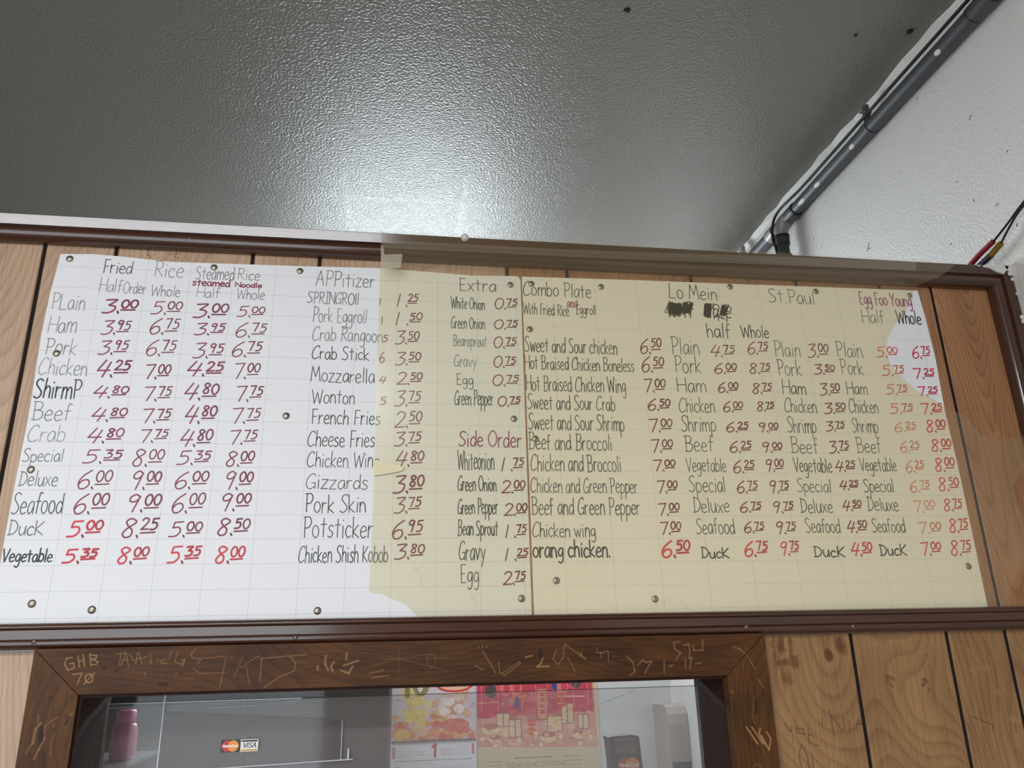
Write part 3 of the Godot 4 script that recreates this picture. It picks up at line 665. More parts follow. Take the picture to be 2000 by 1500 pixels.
func price(c: Canvas, text: String, at: Vector2, wide: float, high: float, r_mm: float, ink: Color) -> void:
	var per_mm := c.w / c.frame.size.x / 1000.0
	var r := r_mm * per_mm * 0.5
	var big := wide * 0.36
	var narrow: float = 0.35 if text[0] == "1" else 1.0
	pen(c, text[0], at, big * 2.0 * (1.0 if narrow == 1.0 else 0.9), high * rng.randf_range(0.94, 1.0), 0.10, r, ink)
	var dx := at.x + wide * 0.44
	c.line(c.to_px(Vector2(dx, at.y + high * 0.10)), c.to_px(Vector2(dx + 0.0012, at.y)), r * 1.1, ink.darkened(0.35))
	var small := high * rng.randf_range(0.54, 0.62)
	var cx := at.x + wide * 0.54
	var cw := wide * 0.2
	for i in 2:
		pen(c, text[2 + i], Vector2(cx + i * (cw + wide * 0.06), at.y + high - small - rng.randf_range(0.0, 0.05) * high), cw * 2.0, small, 0.05, r * rng.randf_range(0.95, 1.2), ink.darkened(rng.randf_range(0.0, 0.2)))
	var uy := at.y + high - small - high * 0.17
	c.line(c.to_px(Vector2(cx, uy - 0.0004)), c.to_px(Vector2(cx + wide * 0.40, uy + 0.0005)), r, ink.darkened(0.1))


func ghost(c: Canvas, r: Rect2, rows: int, ink: Color, strength: float, r_mm := 0.9) -> void:
	# rows of print too small to read
	var per_mm := c.w / c.frame.size.x / 1000.0
	for i in rows:
		var y := r.position.y + r.size.y * (1.0 - (i + 0.5) / rows)
		var x := r.position.x
		while x < r.end.x:
			var l := rng.randf_range(0.003, 0.012)
			c.line(c.to_px(Vector2(x, y)), c.to_px(Vector2(minf(x + l, r.end.x), y + rng.randf_range(-0.0005, 0.0005))), r_mm * per_mm, ink, strength)
			x += l + rng.randf_range(0.002, 0.005)


func noise_image(w: int, h: int, freq: float, seed_: int, octaves := 3) -> Image:
	var n := FastNoiseLite.new()
	n.seed = seed_
	n.noise_type = FastNoiseLite.TYPE_SIMPLEX_SMOOTH
	n.frequency = freq
	n.fractal_octaves = octaves
	return n.get_seamless_image(w, h)


func grain_image(w: int, h: int, seed_: int, dark: Color, light: Color, rings: float, swirl: float, contrast: float, blotch := 0.0) -> Image:
	# wood figure: fine growth lines along y, bent by a slow noise, with fibres and broad tone
	var bend := FastNoiseLite.new()
	bend.seed = seed_
	bend.noise_type = FastNoiseLite.TYPE_SIMPLEX_SMOOTH
	bend.frequency = 1.0
	bend.fractal_octaves = 2
	bend.fractal_gain = 0.35
	var fibre := noise_image(w, maxi(h / 24, 16), 0.16, seed_ + 1, 3)
	fibre.resize(w, h, Image.INTERPOLATE_CUBIC)
	var stain := noise_image(maxi(w / 8, 16), maxi(h / 16, 16), 0.04, seed_ + 2, 3)
	stain.resize(w, h, Image.INTERPOLATE_CUBIC)
	for im in [fibre, stain]:
		im.convert(Image.FORMAT_L8)
	var f: PackedByteArray = fibre.get_data()
	var t: PackedByteArray = stain.get_data()
	var out := PackedByteArray()
	out.resize(w * h * 3)
	var unit := 1.0 / 1024.0
	var i := 0
	for y in h:
		for x in w:
			var phase := rings * x * unit + swirl * bend.get_noise_2d(x * unit * 2.2, y * unit * 0.9)
			phase = phase - floorf(phase)
			var band := phase * phase * phase * (1.0 if phase < 0.86 else (1.0 - phase) / 0.14)
			var v := 0.60 + contrast * (0.18 - band) + (f[i] / 255.0 - 0.5) * 0.42 + (t[i] / 255.0 - 0.5) * blotch
			v = clampf(v, 0.0, 1.0)
			out[i * 3] = int(lerpf(dark.r8, light.r8, v))
			out[i * 3 + 1] = int(lerpf(dark.g8, light.g8, v))
			out[i * 3 + 2] = int(lerpf(dark.b8, light.b8, v))
			i += 1
	return Image.create_from_data(w, h, false, Image.FORMAT_RGB8, out)


func tex(im: Image) -> ImageTexture:
	return ImageTexture.create_from_image(im)


# ------------------------------------------------------------------ materials
func mat(called: String, c: Color, rough: float, metal := 0.0, texture: Texture2D = null) -> StandardMaterial3D:
	if mats.has(called):
		return mats[called]
	var m := StandardMaterial3D.new()
	m.resource_name = called
	m.albedo_color = c
	m.roughness = rough
	m.metallic = metal
	m.albedo_texture = texture
	mats[called] = m
	return m


func clear_sheet(called: String, c: Color, alpha: float, rough: float) -> StandardMaterial3D:
	var m := mat(called, Color(c, alpha), rough)
	m.transparency = BaseMaterial3D.TRANSPARENCY_ALPHA
	m.cull_mode = BaseMaterial3D.CULL_DISABLED
	return m


func relief(m: StandardMaterial3D, im: Image, cm: float, tile: float) -> void:
	m.heightmap_enabled = true
	m.heightmap_texture = tex(im)
	m.heightmap_scale = cm
	m.uv1_triplanar = true
	m.uv1_world_triplanar = true
	m.uv1_scale = Vector3.ONE / tile


const XR := 1.088   # right wall
const XL := -2.7
const YC := 2.802   # ceiling
const ZR := 3.6     # rear wall with the unseen shop window
const ZK := -2.0    # far wall of the kitchen


func area_light(called: String, at: Vector3, look: Vector3, size: Vector2, energy: float, c: Color) -> void:
	var l := AreaLight3D.new()
	l.name = called
	l.area_size = size
	l.light_energy = energy
	l.light_color = c
	l.shadow_enabled = true
	l.area_range = 12.0
	add_child(l, true)
	l.look_at_from_position(at, at + look, Vector3.UP if absf(look.y) < 0.9 else Vector3.FORWARD)


func _ready() -> void:
	rng.seed = 7
	# ---- camera
	var cam := Camera3D.new()
	cam.name = "camera"
	add_child(cam)
	cam.transform = Transform3D(Basis(Vector3(0.988757, -0.023164, 0.147729), Vector3(-0.026196, 0.945817, 0.323641), Vector3(-0.147221, -0.323872, 0.934576)), Vector3(0, 1.6, 1.143))
	cam.fov = rad_to_deg(2.0 * atan(750.0 / 1534.0))
	cam.near = 0.02
	cam.current = true
	# ---- sky, exposure
	var env := Environment.new()
	var sky := Sky.new()
	var sm := ProceduralSkyMaterial.new()
	sm.sky_top_color = Color(0.72, 0.79, 0.88)
	sm.sky_horizon_color = Color(0.86, 0.89, 0.92)
	sm.ground_horizon_color = Color(0.5, 0.5, 0.5)
	sm.ground_bottom_color = Color(0.4, 0.4, 0.4)
	sky.sky_material = sm
	env.background_mode = Environment.BG_SKY
	env.sky = sky
	env.background_energy_multiplier = 1.2
	env.ambient_light_source = Environment.AMBIENT_SOURCE_DISABLED
	env.tonemap_mode = Environment.TONE_MAPPER_LINEAR
	env.tonemap_exposure = 1.0
	env.sdfgi_enabled = true
	env.ssao_enabled = true
	env.ssil_enabled = true
	var we := WorldEnvironment.new()
	we.name = "environment"
	we.environment = env
	add_child(we)
	# ---- daylight put as an area light in the unseen shop window behind the camera
	area_light("unseen_window_light", Vector3(-1.45, 1.45, ZR - 0.12), Vector3(0, 0, -1), Vector2(2.2, 2.0), 5.5, Color(0.93, 0.97, 1.0))
	materials()
	shell()
	partition()
	window()
	menu()
	conduit()
	cables()
	kitchen()
	unseen_shop_lights()


func materials() -> void:
	var c1 := grain_image(1024, 1024, 11, Color(0.56, 0.43, 0.32), Color(0.80, 0.68, 0.56), 16.0, 12.0, 0.42, 0.35)
	mat("plank_lit", Color.WHITE, 0.42, 0.0, tex(c1))
	var c2 := grain_image(1024, 1024, 23, Color(0.46, 0.30, 0.18), Color(0.72, 0.53, 0.37), 18.0, 16.0, 0.5, 0.35)
	mat("plank_brown", Color.WHITE, 0.42, 0.0, tex(c2))
	var c3 := grain_image(512, 512, 31, Color(0.15, 0.07, 0.035), Color(0.33, 0.18, 0.10), 14.0, 5.0, 0.3, 0.3)
	c3.rotate_90(CLOCKWISE)
	mat("rail_wood", Color.WHITE, 0.5, 0.0, tex(c3))
	mats["rail_wood"].metallic_specular = 0.35
	mats["rail_wood"].clearcoat_enabled = true
	mats["rail_wood"].clearcoat = 1.0
	mats["rail_wood"].clearcoat_roughness = 0.13
	mats["rail_wood"].uv1_scale = Vector3(1.5, 6.0, 1.0)
	mat("groove", Color(0.055, 0.03, 0.025), 0.9)
	mat("core", Color(0.5, 0.45, 0.38), 0.8)
	mat("jamb", Color(0.19, 0.105, 0.075), 0.65)
	mats["jamb"].metallic_specular = 0.3
	var stipple := noise_image(512, 512, 0.075, 5, 3)
	var c := mat("ceiling_paint", Color(0.495, 0.482, 0.45), 0.31)
	relief(c, stipple, 0.11, 0.32)
	var w := mat("wall_paint", Color(0.87, 0.86, 0.84), 0.5)
	relief(w, noise_image(512, 512, 0.07, 9, 3), 0.10, 0.32)
	mat("floor_tile", Color(0.42, 0.36, 0.30), 0.45)
	mat("far_wall_paint", Color(0.78, 0.78, 0.77), 0.55)
	mat("nickel", Color(0.60, 0.57, 0.52), 0.38, 1.0)
	mat("screw_steel", Color(0.55, 0.48, 0.42), 0.4, 1.0)
	mat("white_paint", Color(0.86, 0.85, 0.82), 0.5)
	mat("steel", Color(0.55, 0.57, 0.6), 0.35, 1.0)


func shell() -> void:
	structure(obj("floor", boxes([[Vector3(XL, -0.1, ZK), Vector3(XR, 0, ZR)]]), mats.floor_tile))
	var ceil := structure(obj("ceiling", boxes([[Vector3(XL - 0.1, YC, ZK - 0.1), Vector3(XR + 0.1, YC + 0.1, ZR + 0.1)]]), mats.ceiling_paint))
	obj("seam_ridge", boxes([[Vector3(-0.3345, YC - 0.0004, ZK), Vector3(-0.3315, YC, 0.6)]]), mats.ceiling_paint, ceil)
	var hole := mat("anchor_black", Color(0.03, 0.03, 0.03), 0.6)
	for h in [[0.436, -0.041, 0.0075], [1.037, -0.023, 0.008], [0.93, -0.046, 0.004]]:
		var a := obj("anchor", lathe([[0.0, 0.004], [h[2] * 0.6, 0.003], [h[2], 0.0], [h[2], -0.004]], 14), hole, ceil, Vector3(h[0], YC, h[1]))
		a.rotation.x = PI / 2
	var wr := structure(obj("wall_right", boxes([[Vector3(XR, 0, ZK), Vector3(XR + 0.1, YC, ZR)]]), mats.wall_paint))
	# the thick bead of old paint in the corner under the ceiling
	var bead := st_new()
	var z := ZK
	var r2 := RandomNumberGenerator.new()
	r2.seed = 3
	var prev := [0.012, 0.010]
	while z < 1.2:
		var nxt := [0.012 + r2.randf_range(-0.004, 0.005), 0.010 + r2.randf_range(-0.003, 0.004)]
		quad(bead, Vector3(XR - prev[0], YC, z), Vector3(XR - nxt[0], YC, z + 0.05), Vector3(XR, YC - nxt[1], z + 0.05), Vector3(XR, YC - prev[1], z))
		prev = nxt
		z += 0.05
	var grime := mat("grime", Color(0.16, 0.15, 0.13), 0.9)
	for q in [[2.35, -0.10, 0.006, 0.3], [2.46, -0.05, 0.004, -0.4], [2.50, -0.55, 0.008, 1.2], [2.62, -0.56, 0.006, 0.8], [2.58, -0.53, 0.005, 0.2], [2.48, -0.35, 0.022, 0.9], [2.475, -0.347, 0.010, -0.5], [2.56, 0.02, 0.010, 0.7], [2.70, -0.1, 0.008, 0.5], [2.40, -0.02, 0.005, 1.5], [2.36, 0.03, 0.007, 0.2], [2.30, 0.06, 0.006, 1.0], [2.44, 0.08, 0.005, 0.4]]:
		var d: Vector3 = Vector3(0, sin(q[3]), cos(q[3])) * q[2] * 0.5
		var m := Vector3(XR, q[0], q[1])
		obj("scuff", tube(PackedVector3Array([m - d, m + Vector3(0, 0.001, 0), m + d]), 0.0008, 5), grime, wr)
	obj("corner_bead", done(bead), mats.white_paint, wr)
	structure(obj("wall_left", boxes([[Vector3(XL - 0.1, 0, ZK), Vector3(XL, YC, ZR)]]), mats.wall_paint))
	structure(obj("wall_far", boxes([[Vector3(XL, 0, ZK - 0.1), Vector3(XR, YC, ZK)]]), mats.far_wall_paint))
	# rear wall with an unseen shop window, placed to light the menu
	var wx0 := -2.55
	var wx1 := -0.35
	structure(obj("wall_rear", boxes([[Vector3(XL, 0, ZR), Vector3(wx0, YC, ZR + 0.12)], [Vector3(wx1, 0, ZR), Vector3(XR, YC, ZR + 0.12)], [Vector3(wx0, 0, ZR), Vector3(wx1, 0.45, ZR + 0.12)], [Vector3(wx0, 2.45, ZR), Vector3(wx1, YC, ZR + 0.12)]]), mats.plank_brown))
	var w2 := thing("window_2", Vector3(0, 0, ZR))
	structure(w2)
	var alu := mat("aluminium", Color(0.6, 0.6, 0.6), 0.4, 1.0)
	for x in [wx0, -1.47, wx1 - 0.05]:
		obj("mullion", boxes([[Vector3(x, 0.45, 0.03), Vector3(x + 0.05, 2.45, 0.09)]]), alu, w2)
	for y in [0.45, 2.4]:
		obj("frame_bar", boxes([[Vector3(wx0, y, 0.03), Vector3(wx1, y + 0.05, 0.09)]]), alu, w2)
	obj("pane", boxes([[Vector3(wx0, 0.45, 0.055), Vector3(wx1, 2.45, 0.061)]]), clear_sheet("shop_glass", Color(0.9, 0.95, 0.95), 0.03, 0.02), w2)
	structure(obj("unseen_pavement", boxes([[Vector3(-8, -0.15, ZR + 0.12), Vector3(7, -0.05, 14)]]), mat("concrete", Color(0.5, 0.5, 0.48), 0.8)))  # ground out of view, placed to close off the sky light from below


const OPEN := Rect2(-0.382, 1.0, 0.856, 0.563)   # the take-out opening: left, bottom, width, height
const RAIL := [[0.0, -0.012, 1], [0.0, 0.0235, 1], [0.0012, 0.0246, 1], [0.0165, 0.0223, 1], [0.0172, 0.0180, 1], [0.0192, 0.0185], [0.024, 0.0205], [0.029, 0.0200], [0.033, 0.0180], [0.0365, 0.0140], [0.038, 0.008, 1], [0.038, -0.012, 1]]
const LOW_RAIL := [[0.0, 0.0, 1], [0.0, 0.0125, 1], [0.0015, 0.0155], [0.004, 0.0180], [0.0065, 0.0175], [0.008, 0.0150, 1], [0.0088, 0.0165, 1], [0.0195, 0.0172, 1], [0.0205, 0.0150, 1], [0.0225, 0.0165], [0.026, 0.0172], [0.029, 0.0158], [0.0312, 0.0120], [0.032, 0.0085, 1], [0.0342, 0.0085, 1], [0.0342, 0.0, 1]]


func partition() -> void:
	var wf := thing("wall_front")
	structure(wf)
	var o := OPEN
	obj("core", boxes([
		[Vector3(XL, 0, -0.11), Vector3(o.position.x - 0.012, 2.23, -0.010)], [Vector3(o.end.x + 0.012, 0, -0.11), Vector3(XR, 2.23, -0.010)],
		[Vector3(o.position.x - 0.012, o.end.y + 0.012, -0.11), Vector3(o.end.x + 0.012, 2.23, -0.010)], [Vector3(o.position.x - 0.012, 0, -0.11), Vector3(o.end.x + 0.012, o.position.y - 0.012, -0.010)]]), mats.groove, wf)
	# planks between the grooves
	var edges := [XL * 1000.0]
	edges.append_array(GROOVES)
	edges.append(XR * 1000.0)
	var scuffed := scuff_texture()
	for i in edges.size() - 1:
		var x0: float = edges[i] / 1000.0 + 0.0028
		var x1: float = edges[i + 1] / 1000.0 - 0.0028
		var kinds := ["plank_lit", "plank_brown"]
		var kind: String = kinds[0] if x1 < 0.2 else kinds[1]  # left planks paler than right: the light falloff is put into the colour
		var shift := Vector2(x0 - rng.randf_range(0.02, 0.14), -2.225 - rng.randf_range(0.02, 0.4))
		var spans := [[0.0, 2.225]]
		if x1 > o.position.x and x0 < o.end.x:
			spans = [[o.end.y + 0.02, 2.225], [0.0, o.position.y - 0.02]]
		elif x0 > o.end.x or i > edges.size() - 6:
			spans = [[1.634, 2.225], [0.0, 1.6335]]
		for s in spans:
			if x0 < o.end.x and x1 > o.end.x:
				pass
			var m: Material = mats[kind]
			if x0 > o.end.x and s[1] < 1.64:
				obj("plank", bevelled(Vector3(x0, s[0], -0.008), Vector3(x1, s[1], 0.0), 0.0012, Vector2(0.47, -1.634), Vector2(1.0 / 0.64, 1.0 / 0.64)), scuffed, wf)
			else:
				obj("plank", bevelled(Vector3(x0, s[0], -0.008), Vector3(x1, s[1], 0.0), 0.0012, shift, Vector2(2.0, 0.9)), m, wf)
	obj("plank", bevelled(Vector3(-0.4235, 0, -0.008), Vector3(o.position.x - 0.013, 1.5825, 0.0), 0.0012, Vector2(0.3, 0.1), Vector2(2.0, 0.9)), mats.plank_lit, wf)
	# the dark painted grooves
	for g in GROOVES:
		var gx: float = g / 1000.0
		var inside: bool = gx > o.position.x - 0.03 and gx < o.end.x + 0.015
		obj("groove_strip", boxes([[Vector3(gx - 0.0029, o.end.y + 0.02 if inside else 0.0, -0.0099), Vector3(gx + 0.0029, 2.225, -0.0022)]]), mats.groove, wf)
	# staple holes in the plank above the first sheet
	var pin := mat("staple_rust", Color(0.2, 0.08, 0.05), 0.8)
	for k in 18:
		var p := Vector2(-0.372 + (0.0 if k % 2 else 0.034), 2.192) + Vector2(rng.randf_range(-0.010, 0.010), rng.randf_range(-0.006, 0.006))
		obj("staple_hole", lathe([[0.0, 0.0004], [0.0008, 0.0003], [0.0009, 0.0]], 6), pin, wf, Vector3(p.x, p.y, 0))

	# upper rail, lower rail and the upright in the right corner
	var t1 := structure(obj("trim_1", moulding(RAIL, XR - XL, 0.0, 1.0), mats.rail_wood, null, Vector3(XL, 2.236, 0)))
	obj("nail", lathe([[0.0, 0.002], [0.0016, 0.0014], [0.0022, 0.0]], 10), mats.nickel, t1, Vector3(-0.316 - XL, -0.026, 0.0205))
	obj("paint_blob", lathe([[0.0, 0.006], [0.0035, 0.005], [0.006, 0.002], [0.0066, 0.0]], 12), mats.white_paint, t1, Vector3(0.105 - XL, -0.001, 0.0245))
	for p in [[1.030, -0.004, 1.045, -0.006, 1.058, -0.013, 1.070, -0.016, 1.081, -0.004, 1.083, 0.0, 1.034, 0.0], [1.020, -0.0015, 1.024, -0.004, 1.028, -0.001]]:
		var wear := PackedVector2Array()
		for i in range(0, p.size(), 2):
			wear.append(Vector2(p[i] - XL, p[i + 1]))
		obj("paint_chip", prism(wear, 0.0200, 0.0262, Rect2(0, 0, 1, 1)), mats.white_paint, t1)
	var t2 := structure(obj("trim_2", moulding(LOW_RAIL, XR - XL - 0.033, 0.0, 0.0), mats.rail_wood, null, Vector3(XL, 1.650, 0)))
	for i in range(0, SCREWS.size(), 2):
		var sc := obj("screw", lathe([[0.0, 0.0016], [0.0026, 0.0012], [0.0036, 0.0]], 14), mats.screw_steel, t2, Vector3(SCREWS[i] / 1000.0 - XL, SCREWS[i + 1] / 1000.0 - 1.650, 0.0166))
		obj("slot", boxes([[Vector3(-0.0027, -0.0004, 0.0010), Vector3(0.0027, 0.0004, 0.00165)]]), mats.groove, sc)
	var t3 := obj("trim_3", moulding(RAIL, 2.236, 1.0, 0.0), mats.rail_wood)
	structure(t3)
	# runs downwards: across (-y of the moulding) turns to -x
	t3.transform = Transform3D(Basis(Vector3(0, -1, 0), Vector3(1, 0, 0), Vector3(0, 0, 1)), Vector3(XR, 2.236, 0))
	for p in [[0.004, 0.006, 0.010], [0.014, 0.004, 0.007], [0.026, 0.004, 0.004], [0.10, 0.003, 0.006], [0.108, 0.004, 0.005], [0.055, 0.002, 0.003], [0.30, 0.003, 0.004]]:
		var chip := PackedVector2Array()
		for k in 9:
			chip.append(Vector2(p[0], -p[1]) + Vector2(cos(TAU * k / 9.0), sin(TAU * k / 9.0)) * p[2] * rng.randf_range(0.5, 1.0))
		obj("paint_chip", prism(chip, 0.0245, 0.0262, Rect2(0, 0, 1, 1)), mats.white_paint, t3)


func scuff_texture() -> StandardMaterial3D:
	# the worn planks right of the window: old residue, tape marks and scratched letters
	var im := grain_image(1024, 1024, 41, Color(0.47, 0.34, 0.21), Color(0.75, 0.61, 0.42), 20.0, 15.0, 0.40, 0.32)
	var c := Canvas.new(1024, 1024, Rect2(0.47, 0.994, 0.64, 0.64), Color.WHITE)
	c.px = im.get_data()
	var old := Color(0.42, 0.25, 0.13)
	for p in [[0.572, 1.598, 0.020, 0.016, 0.75], [0.575, 1.577, 0.022, 0.004, 0.6], [0.665, 1.600, 0.010, 0.011, 0.6], [0.643, 1.586, 0.005, 0.003, 0.7], [0.572, 1.555, 0.010, 0.012, 0.25]]:
		for k in 26:
			c.blot(c.to_px(Vector2(p[0] + rng.randf_range(-0.8, 0.8) * p[2], p[1] + rng.randf_range(-0.8, 0.8) * p[3])), rng.randf_range(2, 9), rng.randf_range(4, 16), old, p[4] * 0.4)
	for p in [[0.76, 1.602, 0.05, 0.010], [0.80, 1.585, 0.03, 0.012], [0.885, 1.575, 0.015, 0.016], [0.91, 1.53, 0.012, 0.006], [0.93, 1.49, 0.02, 0.008]]:
		for k in 14:
			c.blot(c.to_px(Vector2(p[0] + rng.randf_range(-1, 1) * p[2], p[1] + rng.randf_range(-1, 1) * p[3])), rng.randf_range(4, 12), rng.randf_range(3, 10), Color(0.62, 0.46, 0.29) if k % 2 else Color(0.74, 0.62, 0.46), 0.22)
	# knots
	for p in [[0.735, 1.548], [0.79, 1.541]]:
		for k in 7:
			c.blot(c.to_px(Vector2(p[0] + rng.randf_range(-0.006, 0.006), p[1] + rng.randf_range(-0.008, 0.008))), rng.randf_range(2, 6), rng.randf_range(3, 7), Color(0.40, 0.26, 0.15), 0.4)
	for s in SCRATCH_PLANK:
		var q := PackedVector2Array()
		for v in points(s):
			q.append(c.to_px(v))
		c.path(q, 1.1, Color(0.38, 0.22, 0.13), 0.65)
	var m := mat("plank_scuffed", Color(0.91, 0.87, 0.84), 0.5, 0.0, c.texture())
	return m


func scratched(called: String, w: int, h: int, frame: Rect2, marks: Array, seed_: int, upright: bool) -> StandardMaterial3D:
	var im: Image
	if upright:
		im = grain_image(w, h, seed_, Color(0.19, 0.105, 0.04), Color(0.42, 0.26, 0.11), 40.0, 8.0, 0.35, 0.5)
	else:
		im = grain_image(h, w, seed_, Color(0.17, 0.09, 0.035), Color(0.39, 0.235, 0.10), 40.0, 9.0, 0.35, 0.5)
		im.rotate_90(CLOCKWISE)
	var c := Canvas.new(w, h, frame, Color.WHITE)
	c.px = im.get_data()
	for s in marks:
		var r: float = s[0]
		var q := PackedVector2Array()
		for v in points(s.slice(2)):
			q.append(c.to_px(v))
		c.path(q, r * w / frame.size.x / 2000.0, Color(0.62, 0.48, 0.32) if s[1] > 0.0 else Color(0.12, 0.07, 0.03), absf(s[1]))
	var m := mat(called, Color.WHITE, 0.55, 0.0, c.texture())
	m.metallic_specular = 0.35
	return m


func window() -> void:
	var w := thing("window_1")
	structure(w)
	var o := OPEN
	var ol := -0.441
	var orr := 0.537
	var ot := 1.6185
	var top_frame := Rect2(ol, 1.558, orr - ol, 0.0615)
	var top_mat := scratched("casing_top_wood", 2048, 128, top_frame, SCRATCH_TOP, 51, false)
	var left_frame := Rect2(ol - 0.002, 1.2, 0.064, 0.42)
	var left_mat := scratched("casing_left_wood", 128, 840, left_frame, SCRATCH_LEFT, 61, true)
	var right_frame := Rect2(o.end.x - 0.001, 1.2, 0.066, 0.42)
	var right_mat := scratched("casing_right_wood", 132, 840, right_frame, SCRATCH_RIGHT, 71, true)
	var c1 := obj("casing", prism(PackedVector2Array([Vector2(ol, ot), Vector2(orr, ot), Vector2(o.end.x, o.end.y), Vector2(o.position.x, o.end.y)]), 0.0, 0.018, top_frame), top_mat, w)
	c1.set_meta("label", "scratched brown head casing of the take-out window")
	var c2 := obj("casing", prism(PackedVector2Array([Vector2(ol - 0.0006, ot - 0.0006), Vector2(o.position.x - 0.0006, o.end.y - 0.0006), Vector2(o.position.x - 0.0006, o.position.y), Vector2(ol - 0.0006, o.position.y - 0.06)]), 0.0, 0.0178, left_frame), left_mat, w)
	c2.set_meta("label", "left upright casing with a gouge in it")
	var c3 := obj("casing", prism(PackedVector2Array([Vector2(orr + 0.0006, ot - 0.0006), Vector2(orr + 0.0006, o.position.y - 0.06), Vector2(o.end.x + 0.0006, o.position.y), Vector2(o.end.x + 0.0006, o.end.y - 0.0006)]), 0.0, 0.0178, right_frame), right_mat, w)
	c3.set_meta("label", "right upright casing with pale fresh scratches")
	obj("casing", prism(PackedVector2Array([Vector2(ol, o.position.y - 0.06), Vector2(o.position.x, o.position.y), Vector2(o.end.x, o.position.y), Vector2(orr, o.position.y - 0.06)]), 0.0, 0.018, top_frame), mats.rail_wood, w)
	# a thin stop round the inside of the casing
	obj("stop_bead", boxes([[Vector3(o.position.x, o.end.y - 0.004, -0.01), Vector3(o.end.x, o.end.y, 0.012)]]), mats.jamb, w)
	obj("stop_bead", boxes([[Vector3(o.position.x, o.position.y, -0.01), Vector3(o.position.x + 0.003, o.end.y - 0.004, 0.012)]]), mats.jamb, w)
	# jambs of the opening
	obj("jamb", boxes([[Vector3(o.position.x - 0.012, o.position.y, -0.1125), Vector3(o.position.x, o.end.y + 0.012, -0.0005)]]), mats.jamb, w)
	obj("jamb", boxes([[Vector3(o.end.x, o.position.y, -0.1125), Vector3(o.end.x + 0.012, o.end.y + 0.012, -0.0005)]]), mats.jamb, w)
	obj("jamb", boxes([[Vector3(o.position.x, o.end.y, -0.1125), Vector3(o.end.x, o.end.y + 0.012, -0.0005)]]), mats.jamb, w)
	obj("sill", boxes([[Vector3(o.position.x - 0.012, o.position.y - 0.012, -0.1125), Vector3(o.end.x + 0.012, o.position.y, -0.0005)]]), mats.jamb, w)
	# the fixed clear sheet, and a second scratched one that stops short of the head
	var clear := clear_sheet("clear_acrylic", Color(0.75, 0.74, 0.73), 0.02, 0.03)
	var hazy := clear_sheet("hazy_acrylic", Color(0.66, 0.64, 0.63), 0.17, 0.06)
	clear.metallic_specular = 0.25
	hazy.metallic_specular = 0.25
	var edge := mat("acrylic_edge", Color(0.80, 0.82, 0.84), 0.2)
	obj("pane", boxes([[Vector3(o.position.x, o.position.y, -0.110), Vector3(o.end.x, o.end.y, -0.105)]]), clear, w)
	var p2 := obj("scratched_pane", boxes([[Vector3(o.position.x + 0.001, o.position.y, -0.100), Vector3(o.end.x - 0.001, 1.5455, -0.097)]]), hazy, w)
	p2.set_meta("label", "second clear sheet with a cracked top edge")
	# hair cracks and top edge of that sheet, its left glint put into the colour
	obj("pane_edge", boxes([[Vector3(o.position.x + 0.001, 1.5455, -0.100), Vector3(-0.12, 1.5463, -0.097)]]), edge, p2)
	obj("pane_edge", boxes([[Vector3(-0.12, 1.5453, -0.100), Vector3(o.end.x - 0.001, 1.5460, -0.097)]]), mats.groove, p2)
	obj("crack", tube(PackedVector3Array([Vector3(0.318, 1.524, -0.0965), Vector3(0.345, 1.533, -0.0965), Vector3(0.372, 1.541, -0.0965)]), 0.0005, 5), edge, p2)
	obj("crack", tube(PackedVector3Array([Vector3(-0.381, 1.5405, -0.0965), Vector3(-0.3, 1.5415, -0.0965), Vector3(-0.2, 1.5435, -0.0965)]), 0.0004, 5), edge, p2)
	obj("crack", tube(PackedVector3Array([Vector3(-0.245, 1.5375, -0.0965), Vector3(-0.19, 1.538, -0.0965), Vector3(-0.12, 1.543, -0.0965)]), 0.0004, 5), edge, p2)
	# an acrylic slip with card stickers hung on the sheet
	var h := thing("acrylic_sign_holder", Vector3(0, 0, -0.094))
	tag(h, "hazy acrylic sign holder hanging inside the take-out window", "sign holder")
	var smoky := clear_sheet("smoky_acrylic", Color(0.42, 0.39, 0.38), 0.22, 0.08)
	smoky.metallic_specular = 0.25
	var slip := PackedVector2Array([Vector2(-0.306, 1.533), Vector2(-0.062, 1.5155), Vector2(-0.060, 1.464), Vector2(-0.306, 1.4575)])
	obj("panel", prism(slip, 0.0, 0.002, Rect2(0, 0, 1, 1)), smoky, h)
	obj("ledge", tube(PackedVector3Array([Vector3(-0.306, 1.4575, 0.003), Vector3(-0.18, 1.461, 0.003), Vector3(-0.045, 1.4640, 0.003)]), 0.0008, 6), edge, h)
	obj("side_edge", boxes([[Vector3(-0.3062, 1.4575, 0.0), Vector3(-0.3050, 1.558, 0.0022)]]), edge, h)
	obj("side_edge", boxes([[Vector3(-0.0620, 1.464, 0.0), Vector3(-0.0612, 1.5155, 0.0022)]]), edge, h)
	obj("clip", boxes([[Vector3(-0.0525, 1.4635, 0.001), Vector3(-0.0505, 1.478, 0.004)]]), edge, h)
	card_stickers()


func mastercard(c: Canvas, at: Rect2) -> void:
	var p := c.to_px(at.position + at.size * Vector2(0.34, 0.5))
	var q := c.to_px(at.position + at.size * Vector2(0.66, 0.5))
	var r := absf(q.x - p.x) * 0.92
	c.blot(p, r, r, Color(0.80, 0.08, 0.10), 1.0)
	c.blot(q, r, r, Color(0.95, 0.58, 0.12), 1.0)
	write(c, "MasterCard", at.position + at.size * Vector2(0.10, 0.42), at.size.x * 0.80, at.size.y * 0.20, at.size.x * 36.0, Color(0.96, 0.94, 0.92))


